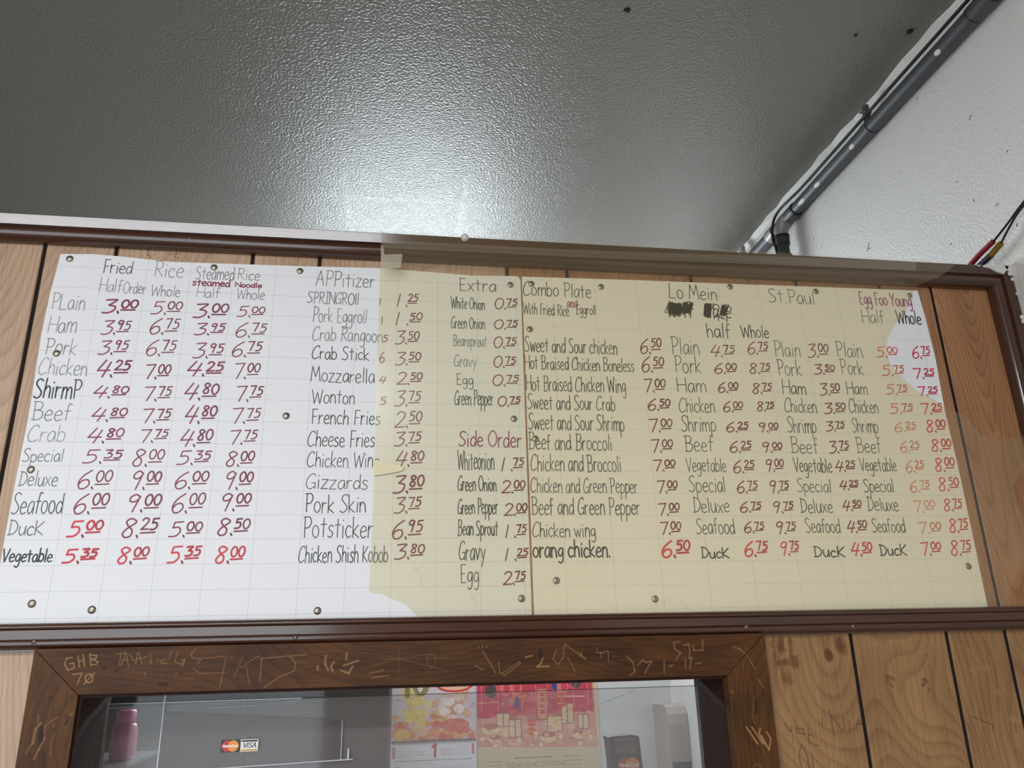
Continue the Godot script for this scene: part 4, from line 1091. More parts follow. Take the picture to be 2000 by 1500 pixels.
func card_stickers() -> void:
	var z := -0.0918
	var a := Rect2(-0.2245, 1.4795, 0.0245, 0.0155)
	var c := Canvas.new(256, 162, a, Color(0.03, 0.03, 0.04))
	mastercard(c, a)
	var paper := mat("sticker_mastercard", Color.WHITE, 0.4, 0.0, c.texture())
	tag(obj("card_sticker", prism(PackedVector2Array([a.position, Vector2(a.end.x, a.position.y), a.end, Vector2(a.position.x, a.end.y)]), z, z + 0.0004, a), paper), "black card sticker with overlapping red and orange circles on the acrylic holder", "sticker", "card stickers on the sign holder")
	var b := Rect2(-0.1985, 1.4795, 0.0235, 0.0155)
	var v := Canvas.new(256, 170, b, Color(0.93, 0.92, 0.90))
	v.fill(PackedVector2Array([Vector2(10, 10), Vector2(246, 10), Vector2(246, 34), Vector2(10, 34)]), Color(0.06, 0.05, 0.08))
	v.fill(PackedVector2Array([Vector2(8, 140), Vector2(248, 140), Vector2(248, 164), Vector2(8, 164)]), Color(0.85, 0.62, 0.25))
	for k in 2:
		var x := b.position.x + 0.0030 + k * 0.0003
		for ch in ["V", "l", "S", "A"]:
			pen(v, ch, Vector2(x, b.position.y + 0.0050), 0.0076, 0.0060, 0.22, 4.5, Color(0.08, 0.08, 0.14))
			x += {"V": 0.0054, "l": 0.0021, "S": 0.0051, "A": 0.005}[ch]
	rng.seed = 17
	var m2 := mat("sticker_visa", Color.WHITE, 0.4, 0.0, v.texture())
	tag(obj("card_sticker", prism(PackedVector2Array([b.position, Vector2(b.end.x, b.position.y), b.end, Vector2(b.position.x, b.end.y)]), z, z + 0.0004, b), m2), "white card sticker with a dark top bar and gold bottom bar", "sticker", "card stickers on the sign holder")


func sheet_canvas(frame: Rect2, verticals: Array, rows: Array) -> Canvas:
	var c := Canvas.new(2048, int(2048 * frame.size.y / frame.size.x), frame, Color(0.925, 0.925, 0.93))
	var pencil := Color(0.55, 0.56, 0.58)
	for x in verticals:
		c.line(c.to_px(Vector2(x, frame.position.y)), c.to_px(Vector2(x, frame.end.y)), 0.9, pencil, 0.38)
	for y in rows:
		c.line(c.to_px(Vector2(frame.position.x, y)), c.to_px(Vector2(frame.end.x, y + 0.001)), 0.9, pencil, 0.38)
	return c


func on_canvas(c: Canvas, poly: PackedVector2Array) -> PackedVector2Array:
	var out := PackedVector2Array()
	for p in poly:
		out.append(c.to_px(p))
	return out


func letter(c: Canvas, words: Array, prices: Array) -> void:
	for t in words:
		write(c, t[0], Vector2(t[1], t[2]) / 1000.0, t[3] / 1000.0, t[4] / 1000.0, t[6], INK[t[5]], 0.78 if t[5] == "g" else 0.95)
	for t in prices:
		price(c, t[0], Vector2(t[1], t[2]) / 1000.0, t[3] / 1000.0, t[4] / 1000.0, t[6], INK[t[5]])


func smudge(c: Canvas, at: Vector2, size: Vector2, col: Color, strength: float, n: int) -> void:
	for k in n:
		c.blot(c.to_px(at + Vector2(rng.randfn() * size.x, rng.randfn() * size.y)), rng.randf_range(1.5, 7), rng.randf_range(1.5, 9), col, strength)


func scribble(c: Canvas, list: Array, r: float) -> void:
	for s in list:
		var p := points(s)
		c.path(on_canvas(c, curve(p, 4)), r, Color(0.07, 0.07, 0.07), 0.95)


func menu() -> void:
	var film := points(FILM)
	var yellow := Color(0.915, 0.903, 0.825)
	# ---- first sheet
	var fa := Rect2(-0.520, 1.638, 0.732, 0.556)
	var cols := []
	var rows := []
	for k in 12:
		cols.append(-0.4416 + 0.0633 * k)
	for k in 17:
		rows.append(1.6561 + 0.0338 * k)
	var a := sheet_canvas(fa, [], [])
	for p in Geometry2D.intersect_polygons(film, PackedVector2Array([fa.position, Vector2(fa.end.x, fa.position.y), fa.end, Vector2(fa.position.x, fa.end.y)])):
		a.fill(on_canvas(a, p), yellow)
	var pencil := Color(0.5, 0.51, 0.52)
	for x in cols:
		a.line(a.to_px(Vector2(x - 0.006 * (x + 0.15), fa.end.y)), a.to_px(Vector2(x, fa.position.y)), 0.9, pencil, 0.28)
	for y in rows:
		a.line(a.to_px(Vector2(fa.position.x, y)), a.to_px(Vector2(fa.end.x, y + 0.001)), 0.9, pencil, 0.28)
	smudge(a, Vector2(0.04, 1.71), Vector2(0.006, 0.012), Color(0.5, 0.48, 0.40), 0.05, 30)
	smudge(a, Vector2(0.117, 1.677), Vector2(0.006, 0.006), Color(0.5, 0.48, 0.40), 0.06, 20)
	smudge(a, Vector2(0.165, 1.83), Vector2(0.006, 0.010), Color(0.80, 0.45, 0.35), 0.05, 30)
	letter(a, WORDS_A, PRICES_A)
	a.path(on_canvas(a, points(FILM_FLAP)), 1.0, Color(0.45, 0.42, 0.33), 0.5)
	var ma := mat("menu_paper_first", Color.WHITE, 0.5, 0.0, a.texture())
	tag(obj("menu_sheet", prism(points(SHEET_A), 0.0004, 0.0014, fa), ma), "hand-lettered menu sheet headed fried rice and appetizers, mostly bare white paper", "menu", "menu sheets on the panelling")
	# ---- second sheet
	var fb := Rect2(0.190, 1.638, 0.746, 0.556)
	var b := sheet_canvas(fb, [], [])
	for p in Geometry2D.intersect_polygons(film, PackedVector2Array([fb.position, Vector2(fb.end.x, fb.position.y), fb.end, Vector2(fb.position.x, fb.end.y)])):
		b.fill(on_canvas(b, p), yellow.lerp(Color(0.930, 0.895, 0.780), 0.85))
	for k in 12:
		var x := 0.2496 + 0.0722 * k
		b.line(b.to_px(Vector2(x, fb.end.y)), b.to_px(Vector2(x + 0.003, fb.position.y)), 0.9, Color(0.55, 0.53, 0.45), 0.25)
	for y in rows:
		b.line(b.to_px(Vector2(fb.position.x, y)), b.to_px(Vector2(fb.end.x, y)), 0.9, Color(0.55, 0.53, 0.45), 0.22)
	smudge(b, Vector2(0.476, 1.816), Vector2(0.004, 0.006), Color(0.80, 0.60, 0.25), 0.10, 22)
	smudge(b, Vector2(0.560, 1.816), Vector2(0.005, 0.005), Color(0.80, 0.62, 0.28), 0.09, 22)
	smudge(b, Vector2(0.435, 1.80), Vector2(0.008, 0.010), Color(0.80, 0.45, 0.40), 0.04, 16)
	smudge(b, Vector2(0.595, 2.03), Vector2(0.002, 0.015), Color(0.72, 0.62, 0.32), 0.08, 20)
	smudge(b, Vector2(0.28, 1.735), Vector2(0.005, 0.008), Color(0.5, 0.48, 0.42), 0.06, 24)
	smudge(b, Vector2(0.40, 1.665), Vector2(0.012, 0.006), Color(0.48, 0.42, 0.33), 0.05, 40)
	smudge(b, Vector2(0.66, 2.0), Vector2(0.02, 0.02), Color(0.5, 0.46, 0.36), 0.03, 30)
	smudge(b, Vector2(0.68, 1.71), Vector2(0.05, 0.02), Color(0.5, 0.46, 0.36), 0.025, 30)
	letter(b, WORDS_B, PRICES_B)
	# the crossed-out words
	b.path(on_canvas(b, curve(points([446.0,2142.3,442.4,2135.8,440.1,2128.6,444.8,2128.8]))), 3.0, Color(0.35, 0.62, 0.48), 0.9)
	b.path(on_canvas(b, curve(points([447.0,2144.7,445.5,2136.7,445.9,2128.8]))), 4.0, Color(0.45, 0.22, 0.20), 0.9)
	b.path(on_canvas(b, points([273.3,2131.3,291.2,2132.1])), 2.2, INK.d, 0.9)
	scribble(b, SCRIBBLE_A, 2.3)
	scribble(b, SCRIBBLE_B, 2.1)
	var mb := mat("menu_paper_second", Color.WHITE, 0.5, 0.0, b.texture())
	tag(obj("menu_sheet", prism(points(SHEET_B), 0.0004, 0.0014, fb), mb), "hand-lettered menu sheet headed combo plate and lo mein, under yellowed film", "menu", "menu sheets on the panelling")
	# ---- thumbtacks
	var first: MeshInstance3D
	for t in TACKS:
		var o: MeshInstance3D
		if first == null:
			o = obj("thumbtack", lathe([[0.0, 0.0022], [0.0018, 0.0021], [0.0036, 0.0016], [0.0048, 0.0009], [0.0053, 0.0003], [0.0053, 0.0]], 20), mats.nickel)
			first = o
		else:
			o = first.duplicate()
			o.name = numbered("thumbtack")
			add_child(o, true)
		o.position = Vector3(t[0] / 1000.0, t[1] / 1000.0, 0.0014)
		tag(o, t[2], "thumbtack", "thumbtacks in the menu sheets")
	# ---- the yellowed film over sheets, panelling and upper rail
	var depth := func(q: Vector2) -> float:
		if q.y > 2.2005:
			return 0.0285
		return 0.0045 + 0.024 * clampf((q.y - 2.190) / 0.0105, 0.0, 1.0)
	var s := st_new()
	for band in [[1.6, 2.190], [2.190, 2.2005], [2.2005, 2.26]]:
		for p in Geometry2D.intersect_polygons(film, PackedVector2Array([Vector2(-1, band[0]), Vector2(2, band[0]), Vector2(2, band[1]), Vector2(-1, band[1])])):
			face(s, p, func(q: Vector2) -> float: return 0.0285 if band[1] > 2.25 else depth.call(q), Rect2(0, 1.6, 1, 1))
	var fm := clear_sheet("yellowed_film", Color(0.83, 0.76, 0.56), 0.085, 0.22)
	tag(obj("plastic_film", done(s), fm), "yellowed clear plastic film stretched over the right of the menu", "film")
	var tape := clear_sheet("clear_tape", Color(0.75, 0.70, 0.60), 0.10, 0.2)
	tag(obj("clear_tape", prism(points(TAPE_STRIP), 0.0290, 0.0292, Rect2(0, 0, 1, 1)), tape), "long strip of clear tape along the top rail", "tape")
	tag(obj("clear_tape", prism(points(TAPE_CORNER), 0.0290, 0.0292, Rect2(0, 0, 1, 1)), clear_sheet("milky_tape", Color(0.88, 0.86, 0.78), 0.26, 0.25)), "short milky piece of tape at the film's upper left corner", "tape")
	tag(obj("clear_tape", prism(points(FILM_FLAP), 0.0048, 0.0050, Rect2(0, 0, 1, 1)), clear_sheet("cream_film_fold", Color(0.97, 0.92, 0.76), 0.80, 0.25)), "cream wedge of folded film beside chicken wing", "tape")  # the film doubled over, drawn as a separate cream piece


func conduit() -> void:
	var galv := mat("galvanised", Color(0.34, 0.34, 0.35), 0.48, 0.5)
	var pale := mat("cast_fitting", Color(0.60, 0.58, 0.56), 0.42, 0.3)
	var dark := mat("dark_fitting", Color(0.24, 0.24, 0.23), 0.5, 0.4)
	var black := mat("black_rubber", Color(0.02, 0.02, 0.02), 0.5)
	var p := Vector3(1.0640, 2.722, 0)
	var c := thing("conduit_pipe", Vector3(p.x, p.y, -0.6))
	tag(c, "grey metal conduit running along the corner of ceiling and white wall", "pipe")
	var run := func(z0: float, z1: float, r: float) -> ArrayMesh:
		return tube(PackedVector3Array([Vector3(0, 0, z0 + 0.6), Vector3(0, 0, z1 + 0.6)]), r, 22)
	obj("tube", run.call(-1.99, 3.55, 0.0172), galv, c)
	obj("coupling", run.call(0.112, 0.16, 0.0195), galv, c)
	obj("gasket", run.call(0.108, 0.112, 0.0192), black, c)
	obj("gasket", run.call(-0.585, -0.578, 0.0196), black, c)
	obj("coupling", run.call(-0.63, -0.586, 0.0192), galv, c)
	obj("coupling", run.call(-0.735, -0.70, 0.0205), pale, c)
	# strap by the ceiling
	var strap := obj("strap", run.call(-0.245, -0.225, 0.0188), galv, c)
	obj("strap_tab", boxes([[Vector3(-0.004, 0.012, 0.357), Vector3(0.004, 0.062, 0.373)]]), galv, strap)
	obj("strap_bolt", tube(PackedVector3Array([Vector3(-0.016, 0.045, 0.365), Vector3(0.012, 0.045, 0.365)]), 0.004, 8), pale, strap)
	var s2 := obj("strap", run.call(-0.93, -0.90, 0.0188), galv, c)
	obj("strap_tab", boxes([[Vector3(-0.006, 0.010, -0.325), Vector3(0.006, 0.066, -0.305)]]), pale, s2)
	obj("strap_bolt", tube(PackedVector3Array([Vector3(-0.018, 0.03, -0.315), Vector3(0.012, 0.03, -0.315)]), 0.006, 8), pale, s2)
	# paint drips
	for d in [[-0.29, 0.012], [-0.45, 0.016], [0.02, 0.010], [-0.53, 0.020]]:
		var drip := obj("paint_drip", lathe([[0.0, 0.0012], [0.004, 0.001], [0.0065, 0.0004], [0.007, -0.001]], 12), mats.white_paint, c, Vector3(-0.0132, -0.0105, d[0] + 0.6))
		drip.rotation = Vector3(deg_to_rad(40), -PI / 2, 0)
		drip.scale = Vector3(d[1] / 0.008, 0.8, 1.0)
	# the branch that turns down behind the partition
	var elbow := smooth3([Vector3(0, 0, -0.02), Vector3(-0.006, -0.004, -0.042), Vector3(-0.012, -0.022, -0.052), Vector3(-0.012, -0.045, -0.054)], 6)
	obj("elbow", tube(elbow, 0.0185, 18), pale, c)
	obj("gasket", tube(PackedVector3Array([Vector3(-0.012, -0.044, -0.054), Vector3(-0.012, -0.050, -0.054)]), 0.0205, 18), black, c)
	obj("collar", tube(PackedVector3Array([Vector3(-0.012, -0.050, -0.054), Vector3(-0.012, -0.072, -0.055)]), 0.0198, 18), dark, c)
	obj("branch_tube", tube(PackedVector3Array([Vector3(-0.012, -0.070, -0.055), Vector3(-0.012, -1.2, -0.055)]), 0.0165, 18), dark, c)
	obj("gasket", tube(PackedVector3Array([Vector3(-0.012, -0.105, -0.055), Vector3(-0.012, -0.112, -0.055)]), 0.021, 18), black, c)
	# cable that loops down over the elbow
	obj("cable", tube(smooth3([Vector3(-0.012, 0.024, 1.6), Vector3(-0.014, 0.023, 0.9), Vector3(-0.016, 0.022, 0.45), Vector3(-0.019, 0.019, 0.25), Vector3(-0.022, 0.016, 0.10), Vector3(-0.028, 0.014, 0.04), Vector3(-0.030, 0.015, -0.01), Vector3(-0.031, 0.006, -0.045), Vector3(-0.032, -0.020, -0.064), Vector3(-0.032, -0.058, -0.066), Vector3(-0.029, -0.088, -0.062), Vector3(-0.028, -0.2, -0.06)], 6), 0.0036, 10), black, c)


func cables() -> void:
	var black := mat("black_rubber", Color(0.02, 0.02, 0.02), 0.5)
	var red := thing("red_cable", Vector3(1.06, 2.27, 0))
	tag(red, "black cord with a red sleeve coming up from behind the rail corner", "cable")
	obj("cord", tube(smooth3([Vector3(0.009, 0.075, 0.18), Vector3(0.008, 0.046, 0.099), Vector3(0.004, 0.029, 0.068), Vector3(0.0, 0.011, 0.030)], 6), 0.0019, 8), black, red)
	obj("sleeve", tube(smooth3([Vector3(0.0, 0.012, 0.031), Vector3(-0.001, 0.008, 0.014), Vector3(-0.002, 0.003, -0.008), Vector3(-0.004, -0.010, -0.045)], 5), 0.0049, 12), mat("red_sleeve", Color(0.55, 0.07, 0.13), 0.45), red)
	var yel := thing("yellow_cable", Vector3(1.07, 2.27, 0))
	tag(yel, "black cord with a worn yellow plug beside the red sleeve", "cable")
	obj("cord", tube(smooth3([Vector3(0.009, 0.076, 0.18), Vector3(0.008, 0.047, 0.088), Vector3(0.005, 0.028, 0.058), Vector3(0.002, 0.006, 0.032)], 6), 0.0019, 8), black, yel)
	obj("plug", tube(PackedVector3Array([Vector3(0.002, 0.007, 0.034), Vector3(0.002, 0.003, 0.020), Vector3(0.001, -0.003, 0.006)]), 0.0055, 12), mat("yellow_plug", Color(0.55, 0.40, 0.08), 0.5), yel)
	obj("contact", tube(PackedVector3Array([Vector3(0.001, -0.003, 0.006), Vector3(-0.001, -0.012, -0.030)]), 0.0062, 10), mats.steel, yel)


func kitchen() -> void:
	# unseen fluorescent batten on the far wall, placed for the sheen on the ceiling
	var lamp := thing("unseen_wall_lamp", Vector3(0.06, 2.2, ZK))
	tag(lamp, "unseen fluorescent batten lamp on the far kitchen wall, lighting the ceiling", "lamp")
	obj("housing", boxes([[Vector3(-0.42, -0.06, 0.0), Vector3(0.42, 0.06, 0.05)]]), mats.white_paint, lamp)
	var glow := mat("tube_light", Color(0.9, 0.95, 1.0), 0.4)
	glow.emission_enabled = true
	glow.emission = Color(0.92, 0.97, 1.0)
	glow.emission_energy_multiplier = 6.0
	for y in [-0.03, 0.03]:
		obj("tube", tube(PackedVector3Array([Vector3(-0.40, y, 0.066), Vector3(0.40, y, 0.066)]), 0.013, 12), glow, lamp)
	area_light("unseen_kitchen_light", Vector3(0.06, 2.2, ZK + 0.085), Vector3(0, 0, 1), Vector2(0.8, 0.1), 1.8, Color(0.92, 0.97, 1.0))
	# added ceiling lamp, out of view, brightening the calendar and the right wall
	var kl := thing("unseen_ceiling_lamp", Vector3(0.25, YC, -1.45))
	tag(kl, "added fluorescent ceiling lamp behind the partition, out of view, brightening the kitchen", "lamp")
	obj("housing", boxes([[Vector3(-0.62, -0.06, -0.14), Vector3(0.62, 0.0, 0.14)]]), mats.white_paint, kl)
	obj("diffuser", boxes([[Vector3(-0.6, -0.066, -0.12), Vector3(0.6, -0.06, 0.12)]]), glow, kl)
	area_light("added_kitchen_light", Vector3(0.25, YC - 0.075, -1.45), Vector3(0, -1, 0), Vector2(1.2, 0.24), 2.6, Color(0.95, 0.97, 1.0))
	# refrigerator
	var dark := mat("charcoal_enamel", Color(0.30, 0.29, 0.29), 0.4)
	var f := thing("refrigerator", Vector3(-0.4, 0, -1.7))
	tag(f, "tall charcoal refrigerator left of the calendar in the kitchen", "refrigerator")
	obj("body", boxes([[Vector3(-0.42, 0.0, -0.28), Vector3(0.415, 1.86, 0.25)]]), dark, f)
	for x in [[-0.42, -0.004], [0.0, 0.415]]:
		obj("door", bevelled(Vector3(x[0], 0.06, 0.252), Vector3(x[1], 1.86, 0.30), 0.008), dark, f)
	for x in [-0.05, 0.04]:
		obj("handle", tube(smooth3([Vector3(x, 1.25, 0.30), Vector3(x, 1.24, 0.335), Vector3(x, 0.86, 0.335), Vector3(x, 0.85, 0.30)], 4), 0.009, 10), mats.steel, f)
	calendar()
	# paper towel dispenser on the far wall
	var d := thing("towel_dispenser", Vector3(1.012, 1.05, ZK))
	tag(d, "pale plastic paper towel dispenser in the kitchen corner", "dispenser")
	var prof := PackedVector2Array([Vector2(0.0, 0.0), Vector2(0.155, 0.0), Vector2(0.168, 0.02), Vector2(0.168, 0.16), Vector2(0.17, 0.29), Vector2(0.165, 0.325), Vector2(0.15, 0.348), Vector2(0.12, 0.356), Vector2(0.0, 0.352)])
	var plastic := mat("dispenser_plastic", Color(0.62, 0.59, 0.56), 0.35)
	var body := obj("body", prism(prof, 0.0, 0.074, Rect2(0, 0, 1, 1)), plastic, d)
	body.transform = Transform3D(Basis(Vector3(0, 0, 1), Vector3(0, 1, 0), Vector3(-1, 0, 0)), Vector3(0.074, 0, 0))
	obj("slot", boxes([[Vector3(0.004, 0.10, 0.166), Vector3(0.072, 0.168, 0.1705)]]), mat("slot_dark", Color(0.22, 0.24, 0.25), 0.3), d)  # recess drawn as a flat dark patch
	# counter, shelf, bottle, card terminal
	tag(obj("counter", boxes([[Vector3(-0.9, 0.0, -0.62), Vector3(0.95, 0.98, -0.17)]]), mats.steel), "steel counter inside the take-out window", "counter")
	var sh := thing("wall_shelf", Vector3(-0.55, 1.455, -0.12))
	tag(sh, "shiny steel shelf inside the take-out window at the left", "shelf")
	obj("board", bevelled(Vector3(-0.2, -0.004, -0.30), Vector3(0.168, 0.0, -0.01), 0.0005), mats.steel, sh)
	obj("lip", boxes([[Vector3(-0.2, -0.016, -0.012), Vector3(0.168, 0.008, -0.009)]]), mat("bright_steel", Color(0.75, 0.77, 0.8), 0.3, 1.0), sh)
	obj("bracket", boxes([[Vector3(-0.1, -0.12, -0.02), Vector3(-0.09, -0.004, -0.006)]]), mats.steel, sh)
	var b := thing("soap_bottle", Vector3(-0.412, 1.456, -0.30))
	tag(b, "bright pink plastic bottle behind the glass at the left", "bottle")
	var pink := mat("pink_plastic", Color(0.78, 0.25, 0.50), 0.3)
	var bt := obj("body", lathe([[0.0, 0.052], [0.014, 0.052], [0.016, 0.050], [0.0185, 0.044], [0.0195, 0.036], [0.0195, 0.004], [0.018, 0.0], [0.0, 0.0]], 22), pink, b)
	bt.rotation.x = -PI / 2
	var cap := obj("cap", lathe([[0.0, 0.072], [0.012, 0.072], [0.0145, 0.069], [0.0145, 0.053], [0.0, 0.053]], 20), mat("pink_cap", Color(0.90, 0.35, 0.62), 0.25), b)
	cap.rotation.x = -PI / 2
	var t := thing("card_terminal", Vector3(0.439, 0.98, -0.425))
	tag(t, "black card terminal with a red and orange circle sticker behind the glass", "card terminal")
	var blk := mat("terminal_plastic", Color(0.075, 0.07, 0.07), 0.45)
	obj("base", bevelled(Vector3(-0.05, 0.0, -0.05), Vector3(0.05, 0.012, 0.05), 0.002), blk, t)
	obj("stand", tube(PackedVector3Array([Vector3(0, 0.01, 0), Vector3(0, 0.33, 0)]), 0.012, 12), blk, t)
	var head := PackedVector2Array([Vector2(-0.025, 0.30), Vector2(0.031, 0.30), Vector2(0.0315, 0.40), Vector2(0.027, 0.468), Vector2(0.012, 0.4705), Vector2(-0.022, 0.4695), Vector2(-0.031, 0.468), Vector2(-0.0275, 0.43)])
	obj("body", prism(head, -0.015, 0.024, Rect2(0, 0, 1, 1)), blk, t)
	var l1 := Rect2(-0.019, 0.4405, 0.040, 0.026)
	var c := Canvas.new(160, 104, l1, Color(0.36, 0.32, 0.31))
	write(c, "DISCOVER", l1.position + Vector2(0.003, 0.013), 0.034, 0.007, 1.4, Color(0.16, 0.14, 0.14))
	c.fill(PackedVector2Array([Vector2(160, 55), Vector2(160, 104), Vector2(60, 104)]), Color(0.55, 0.27, 0.18), 0.8)
	obj("sticker", prism(PackedVector2Array([l1.position, Vector2(l1.end.x, l1.position.y), l1.end, Vector2(l1.position.x, l1.end.y)]), 0.024, 0.0245, l1), mat("sticker_worn", Color.WHITE, 0.4, 0.0, c.texture()), t)
	var l2 := Rect2(-0.018, 0.405, 0.044, 0.030)
	var c2 := Canvas.new(176, 120, l2, Color(0.045, 0.04, 0.04))
	mastercard(c2, l2)
	obj("sticker", prism(PackedVector2Array([l2.position, Vector2(l2.end.x, l2.position.y), l2.end, Vector2(l2.position.x, l2.end.y)]), 0.024, 0.0245, l2), mat("sticker_circles", Color.WHITE, 0.4, 0.0, c2.texture()), t)


func calendar() -> void:
	# calendar: festive picture above, month sheet below
	var cal := thing("wall_calendar", Vector3(0, 0, ZK + 0.002))
	tag(cal, "wall calendar with a gold and red picture and the numeral 1", "calendar")
	var fp := Rect2(0.019, 1.305, 0.310, 0.330)
	var c := Canvas.new(512, 545, fp, Color(0.80, 0.74, 0.76))
	var blot := func(cc: Canvas, x: float, y: float, rx: float, ry: float, col: Color, a: float) -> void:
		cc.blot(cc.to_px(Vector2(x, y)), rx * cc.w / cc.frame.size.x, ry * cc.h / cc.frame.size.y, col, a)
	for k in 60:
		blot.call(c, rng.randf_range(0.02, 0.33), rng.randf_range(1.31, 1.40), rng.randf_range(0.01, 0.03), rng.randf_range(0.006, 0.018), [Color(0.80, 0.25, 0.22), Color(0.88, 0.62, 0.28), Color(0.84, 0.45, 0.30)][k % 3], 0.6)
	for k in 40:
		blot.call(c, 0.10 + rng.randfn() * 0.028, 1.405 + rng.randfn() * 0.03, 0.012, 0.014, [Color(0.84, 0.76, 0.30), Color(0.90, 0.84, 0.45)][k % 2], 0.5)
	for k in 40:
		blot.call(c, 0.25 + rng.randfn() * 0.03, 1.43 + rng.randfn() * 0.035, 0.014, 0.014, [Color(0.82, 0.55, 0.38), Color(0.86, 0.66, 0.50), Color(0.90, 0.84, 0.80)][k % 3], 0.55)
	for p in [[0.055, 1.335], [0.075, 1.328], [0.045, 1.322]]:
		blot.call(c, p[0], p[1], 0.014, 0.014, Color(0.86, 0.72, 0.26), 0.95)
	for p in [[0.215, 1.40], [0.24, 1.375], [0.265, 1.41], [0.23, 1.435]]:
		blot.call(c, p[0], p[1], 0.02, 0.016, Color(0.93, 0.88, 0.84), 0.85)
	blot.call(c, 0.25, 1.355, 0.055, 0.022, Color(0.80, 0.32, 0.27), 0.7)
	for k in 70:
		var q := Vector2(rng.randf_range(0.03, 0.32), rng.randf_range(1.31, 1.47))
		c.path(on_canvas(c, curve(PackedVector2Array([q, q + Vector2(rng.randf_range(-0.02, 0.02), rng.randf_range(-0.01, 0.01)), q + Vector2(rng.randf_range(-0.03, 0.03), rng.randf_range(-0.02, 0.02))]), 4)), 1.4, [Color(0.66, 0.36, 0.24), Color(0.92, 0.80, 0.60), Color(0.80, 0.50, 0.26)][k % 3], 0.5)
	# gold numerals and a red scroll with characters near the top
	c.path(on_canvas(c, PackedVector2Array([Vector2(0.075, 1.56), Vector2(0.075, 1.46)])), 16.0, Color(0.55, 0.50, 0.33), 1.0)
	blot.call(c, 0.125, 1.50, 0.032, 0.045, Color(0.55, 0.50, 0.33), 1.0)
	blot.call(c, 0.122, 1.49, 0.010, 0.02, Color(0.86, 0.80, 0.78), 1.0)
	blot.call(c, 0.25, 1.50, 0.075, 0.034, Color(0.78, 0.25, 0.22), 1.0)
	blot.call(c, 0.25, 1.497, 0.062, 0.024, Color(0.93, 0.70, 0.58), 1.0)
	var ink := Color(0.72, 0.24, 0.20)
	for s in [[208, 1508, 200, 1488], [214, 1508, 224, 1490], [230, 1506, 229, 1488], [230, 1506, 243, 1505, 242, 1488], [231, 1499, 242, 1499], [231, 1494, 242, 1494], [252, 1505, 266, 1505, 266, 1490, 252, 1490, 252, 1505], [252, 1498, 266, 1498], [274, 1503, 286, 1502, 287, 1487, 275, 1488, 274, 1503], [280, 1503, 281, 1488]]:
		c.path(on_canvas(c, points(s)), 2.2, ink)
	obj("picture", prism(PackedVector2Array([fp.position, Vector2(fp.end.x, fp.position.y), fp.end, Vector2(fp.position.x, fp.end.y)]), 0.0, 0.003, fp), mat("calendar_picture", Color.WHITE, 0.45, 0.0, c.texture()), cal)
	var fg := Rect2(0.018, 0.985, 0.312, 0.318)
	var g := Canvas.new(512, 522, fg, Color(0.86, 0.86, 0.87))
	var red := Color(0.75, 0.22, 0.24)
	g.path(on_canvas(g, points([170, 1284, 180, 1291, 178, 1252])), 7.0, red)
	g.fill(on_canvas(g, points([24, 1288, 36, 1288, 36, 1248, 24, 1248])), red, 0.55)
	g.fill(on_canvas(g, points([312, 1290, 322, 1290, 322, 1256, 312, 1256])), red, 0.55)
	ghost(g, Rect2(0.042, 1.248, 0.055, 0.036), 5, Color(0.5, 0.5, 0.52), 0.5)
	ghost(g, Rect2(0.255, 1.252, 0.05, 0.036), 5, Color(0.5, 0.5, 0.52), 0.5)
	ghost(g, Rect2(0.105, 1.255, 0.035, 0.018), 2, red, 0.7)
	ghost(g, Rect2(0.20, 1.255, 0.045, 0.022), 4, Color(0.5, 0.5, 0.52), 0.6)
	ghost(g, Rect2(0.035, 1.235, 0.28, 0.01), 1, Color(0.3, 0.3, 0.32), 0.8)
	ghost(g, Rect2(0.035, 1.0, 0.28, 0.22), 16, Color(0.5, 0.5, 0.52), 0.35)
	for k in 7:
		g.fill(on_canvas(g, points([38.0, 1222.0 - k * 34, 50.0, 1222.0 - k * 34, 50.0, 1208.0 - k * 34, 38.0, 1208.0 - k * 34])), red, 0.7)
	obj("month_sheet", prism(PackedVector2Array([fg.position, Vector2(fg.end.x, fg.position.y), fg.end, Vector2(fg.position.x, fg.end.y)]), 0.001, 0.004, fg), mat("calendar_sheet", Color.WHITE, 0.5, 0.0, g.texture()), cal)
	var wire := st_new()
	for k in 46:
		var x := 0.024 + k * 0.00665
		add_box(wire, Vector3(x, 1.299, 0.002), Vector3(x + 0.003, 1.308, 0.0065))
	obj("spiral", done(wire), mats.groove, cal)
	# festive poster: red and gold interior without figures, cream foot with faded print
	var fo := Rect2(0.334, 0.95, 0.462, 0.69)
	var p := Canvas.new(640, 956, fo, Color(0.80, 0.74, 0.60))
	p.fill(on_canvas(p, points([334, 1640, 780, 1640, 786, 1262, 334, 1276])), Color(0.80, 0.56, 0.50))
	p.fill(on_canvas(p, points([334, 1640, 772, 1640, 778, 1385, 334, 1372])), Color(0.74, 0.22, 0.30))
	for k in 70:
		blot.call(p, rng.randf_range(0.34, 0.77), rng.randf_range(1.27, 1.37), rng.randf_range(0.01, 0.03), rng.randf_range(0.006, 0.016), [Color(0.84, 0.66, 0.54), Color(0.80, 0.48, 0.44), Color(0.88, 0.76, 0.62)][k % 3], 0.45)
	for k in 40:
		blot.call(p, rng.randf_range(0.42, 0.68), rng.randf_range(1.36, 1.47), rng.randf_range(0.012, 0.03), rng.randf_range(0.01, 0.02), [Color(0.62, 0.35, 0.38), Color(0.76, 0.38, 0.38), Color(0.82, 0.62, 0.50)][k % 3], 0.35)
	for x in [0.348, 0.41, 0.50, 0.555, 0.60, 0.70, 0.755]:
		p.path(on_canvas(p, PackedVector2Array([Vector2(x, 1.60), Vector2(x + 0.003, 1.40)])), 2.2, Color(0.88, 0.55, 0.45), 0.8)
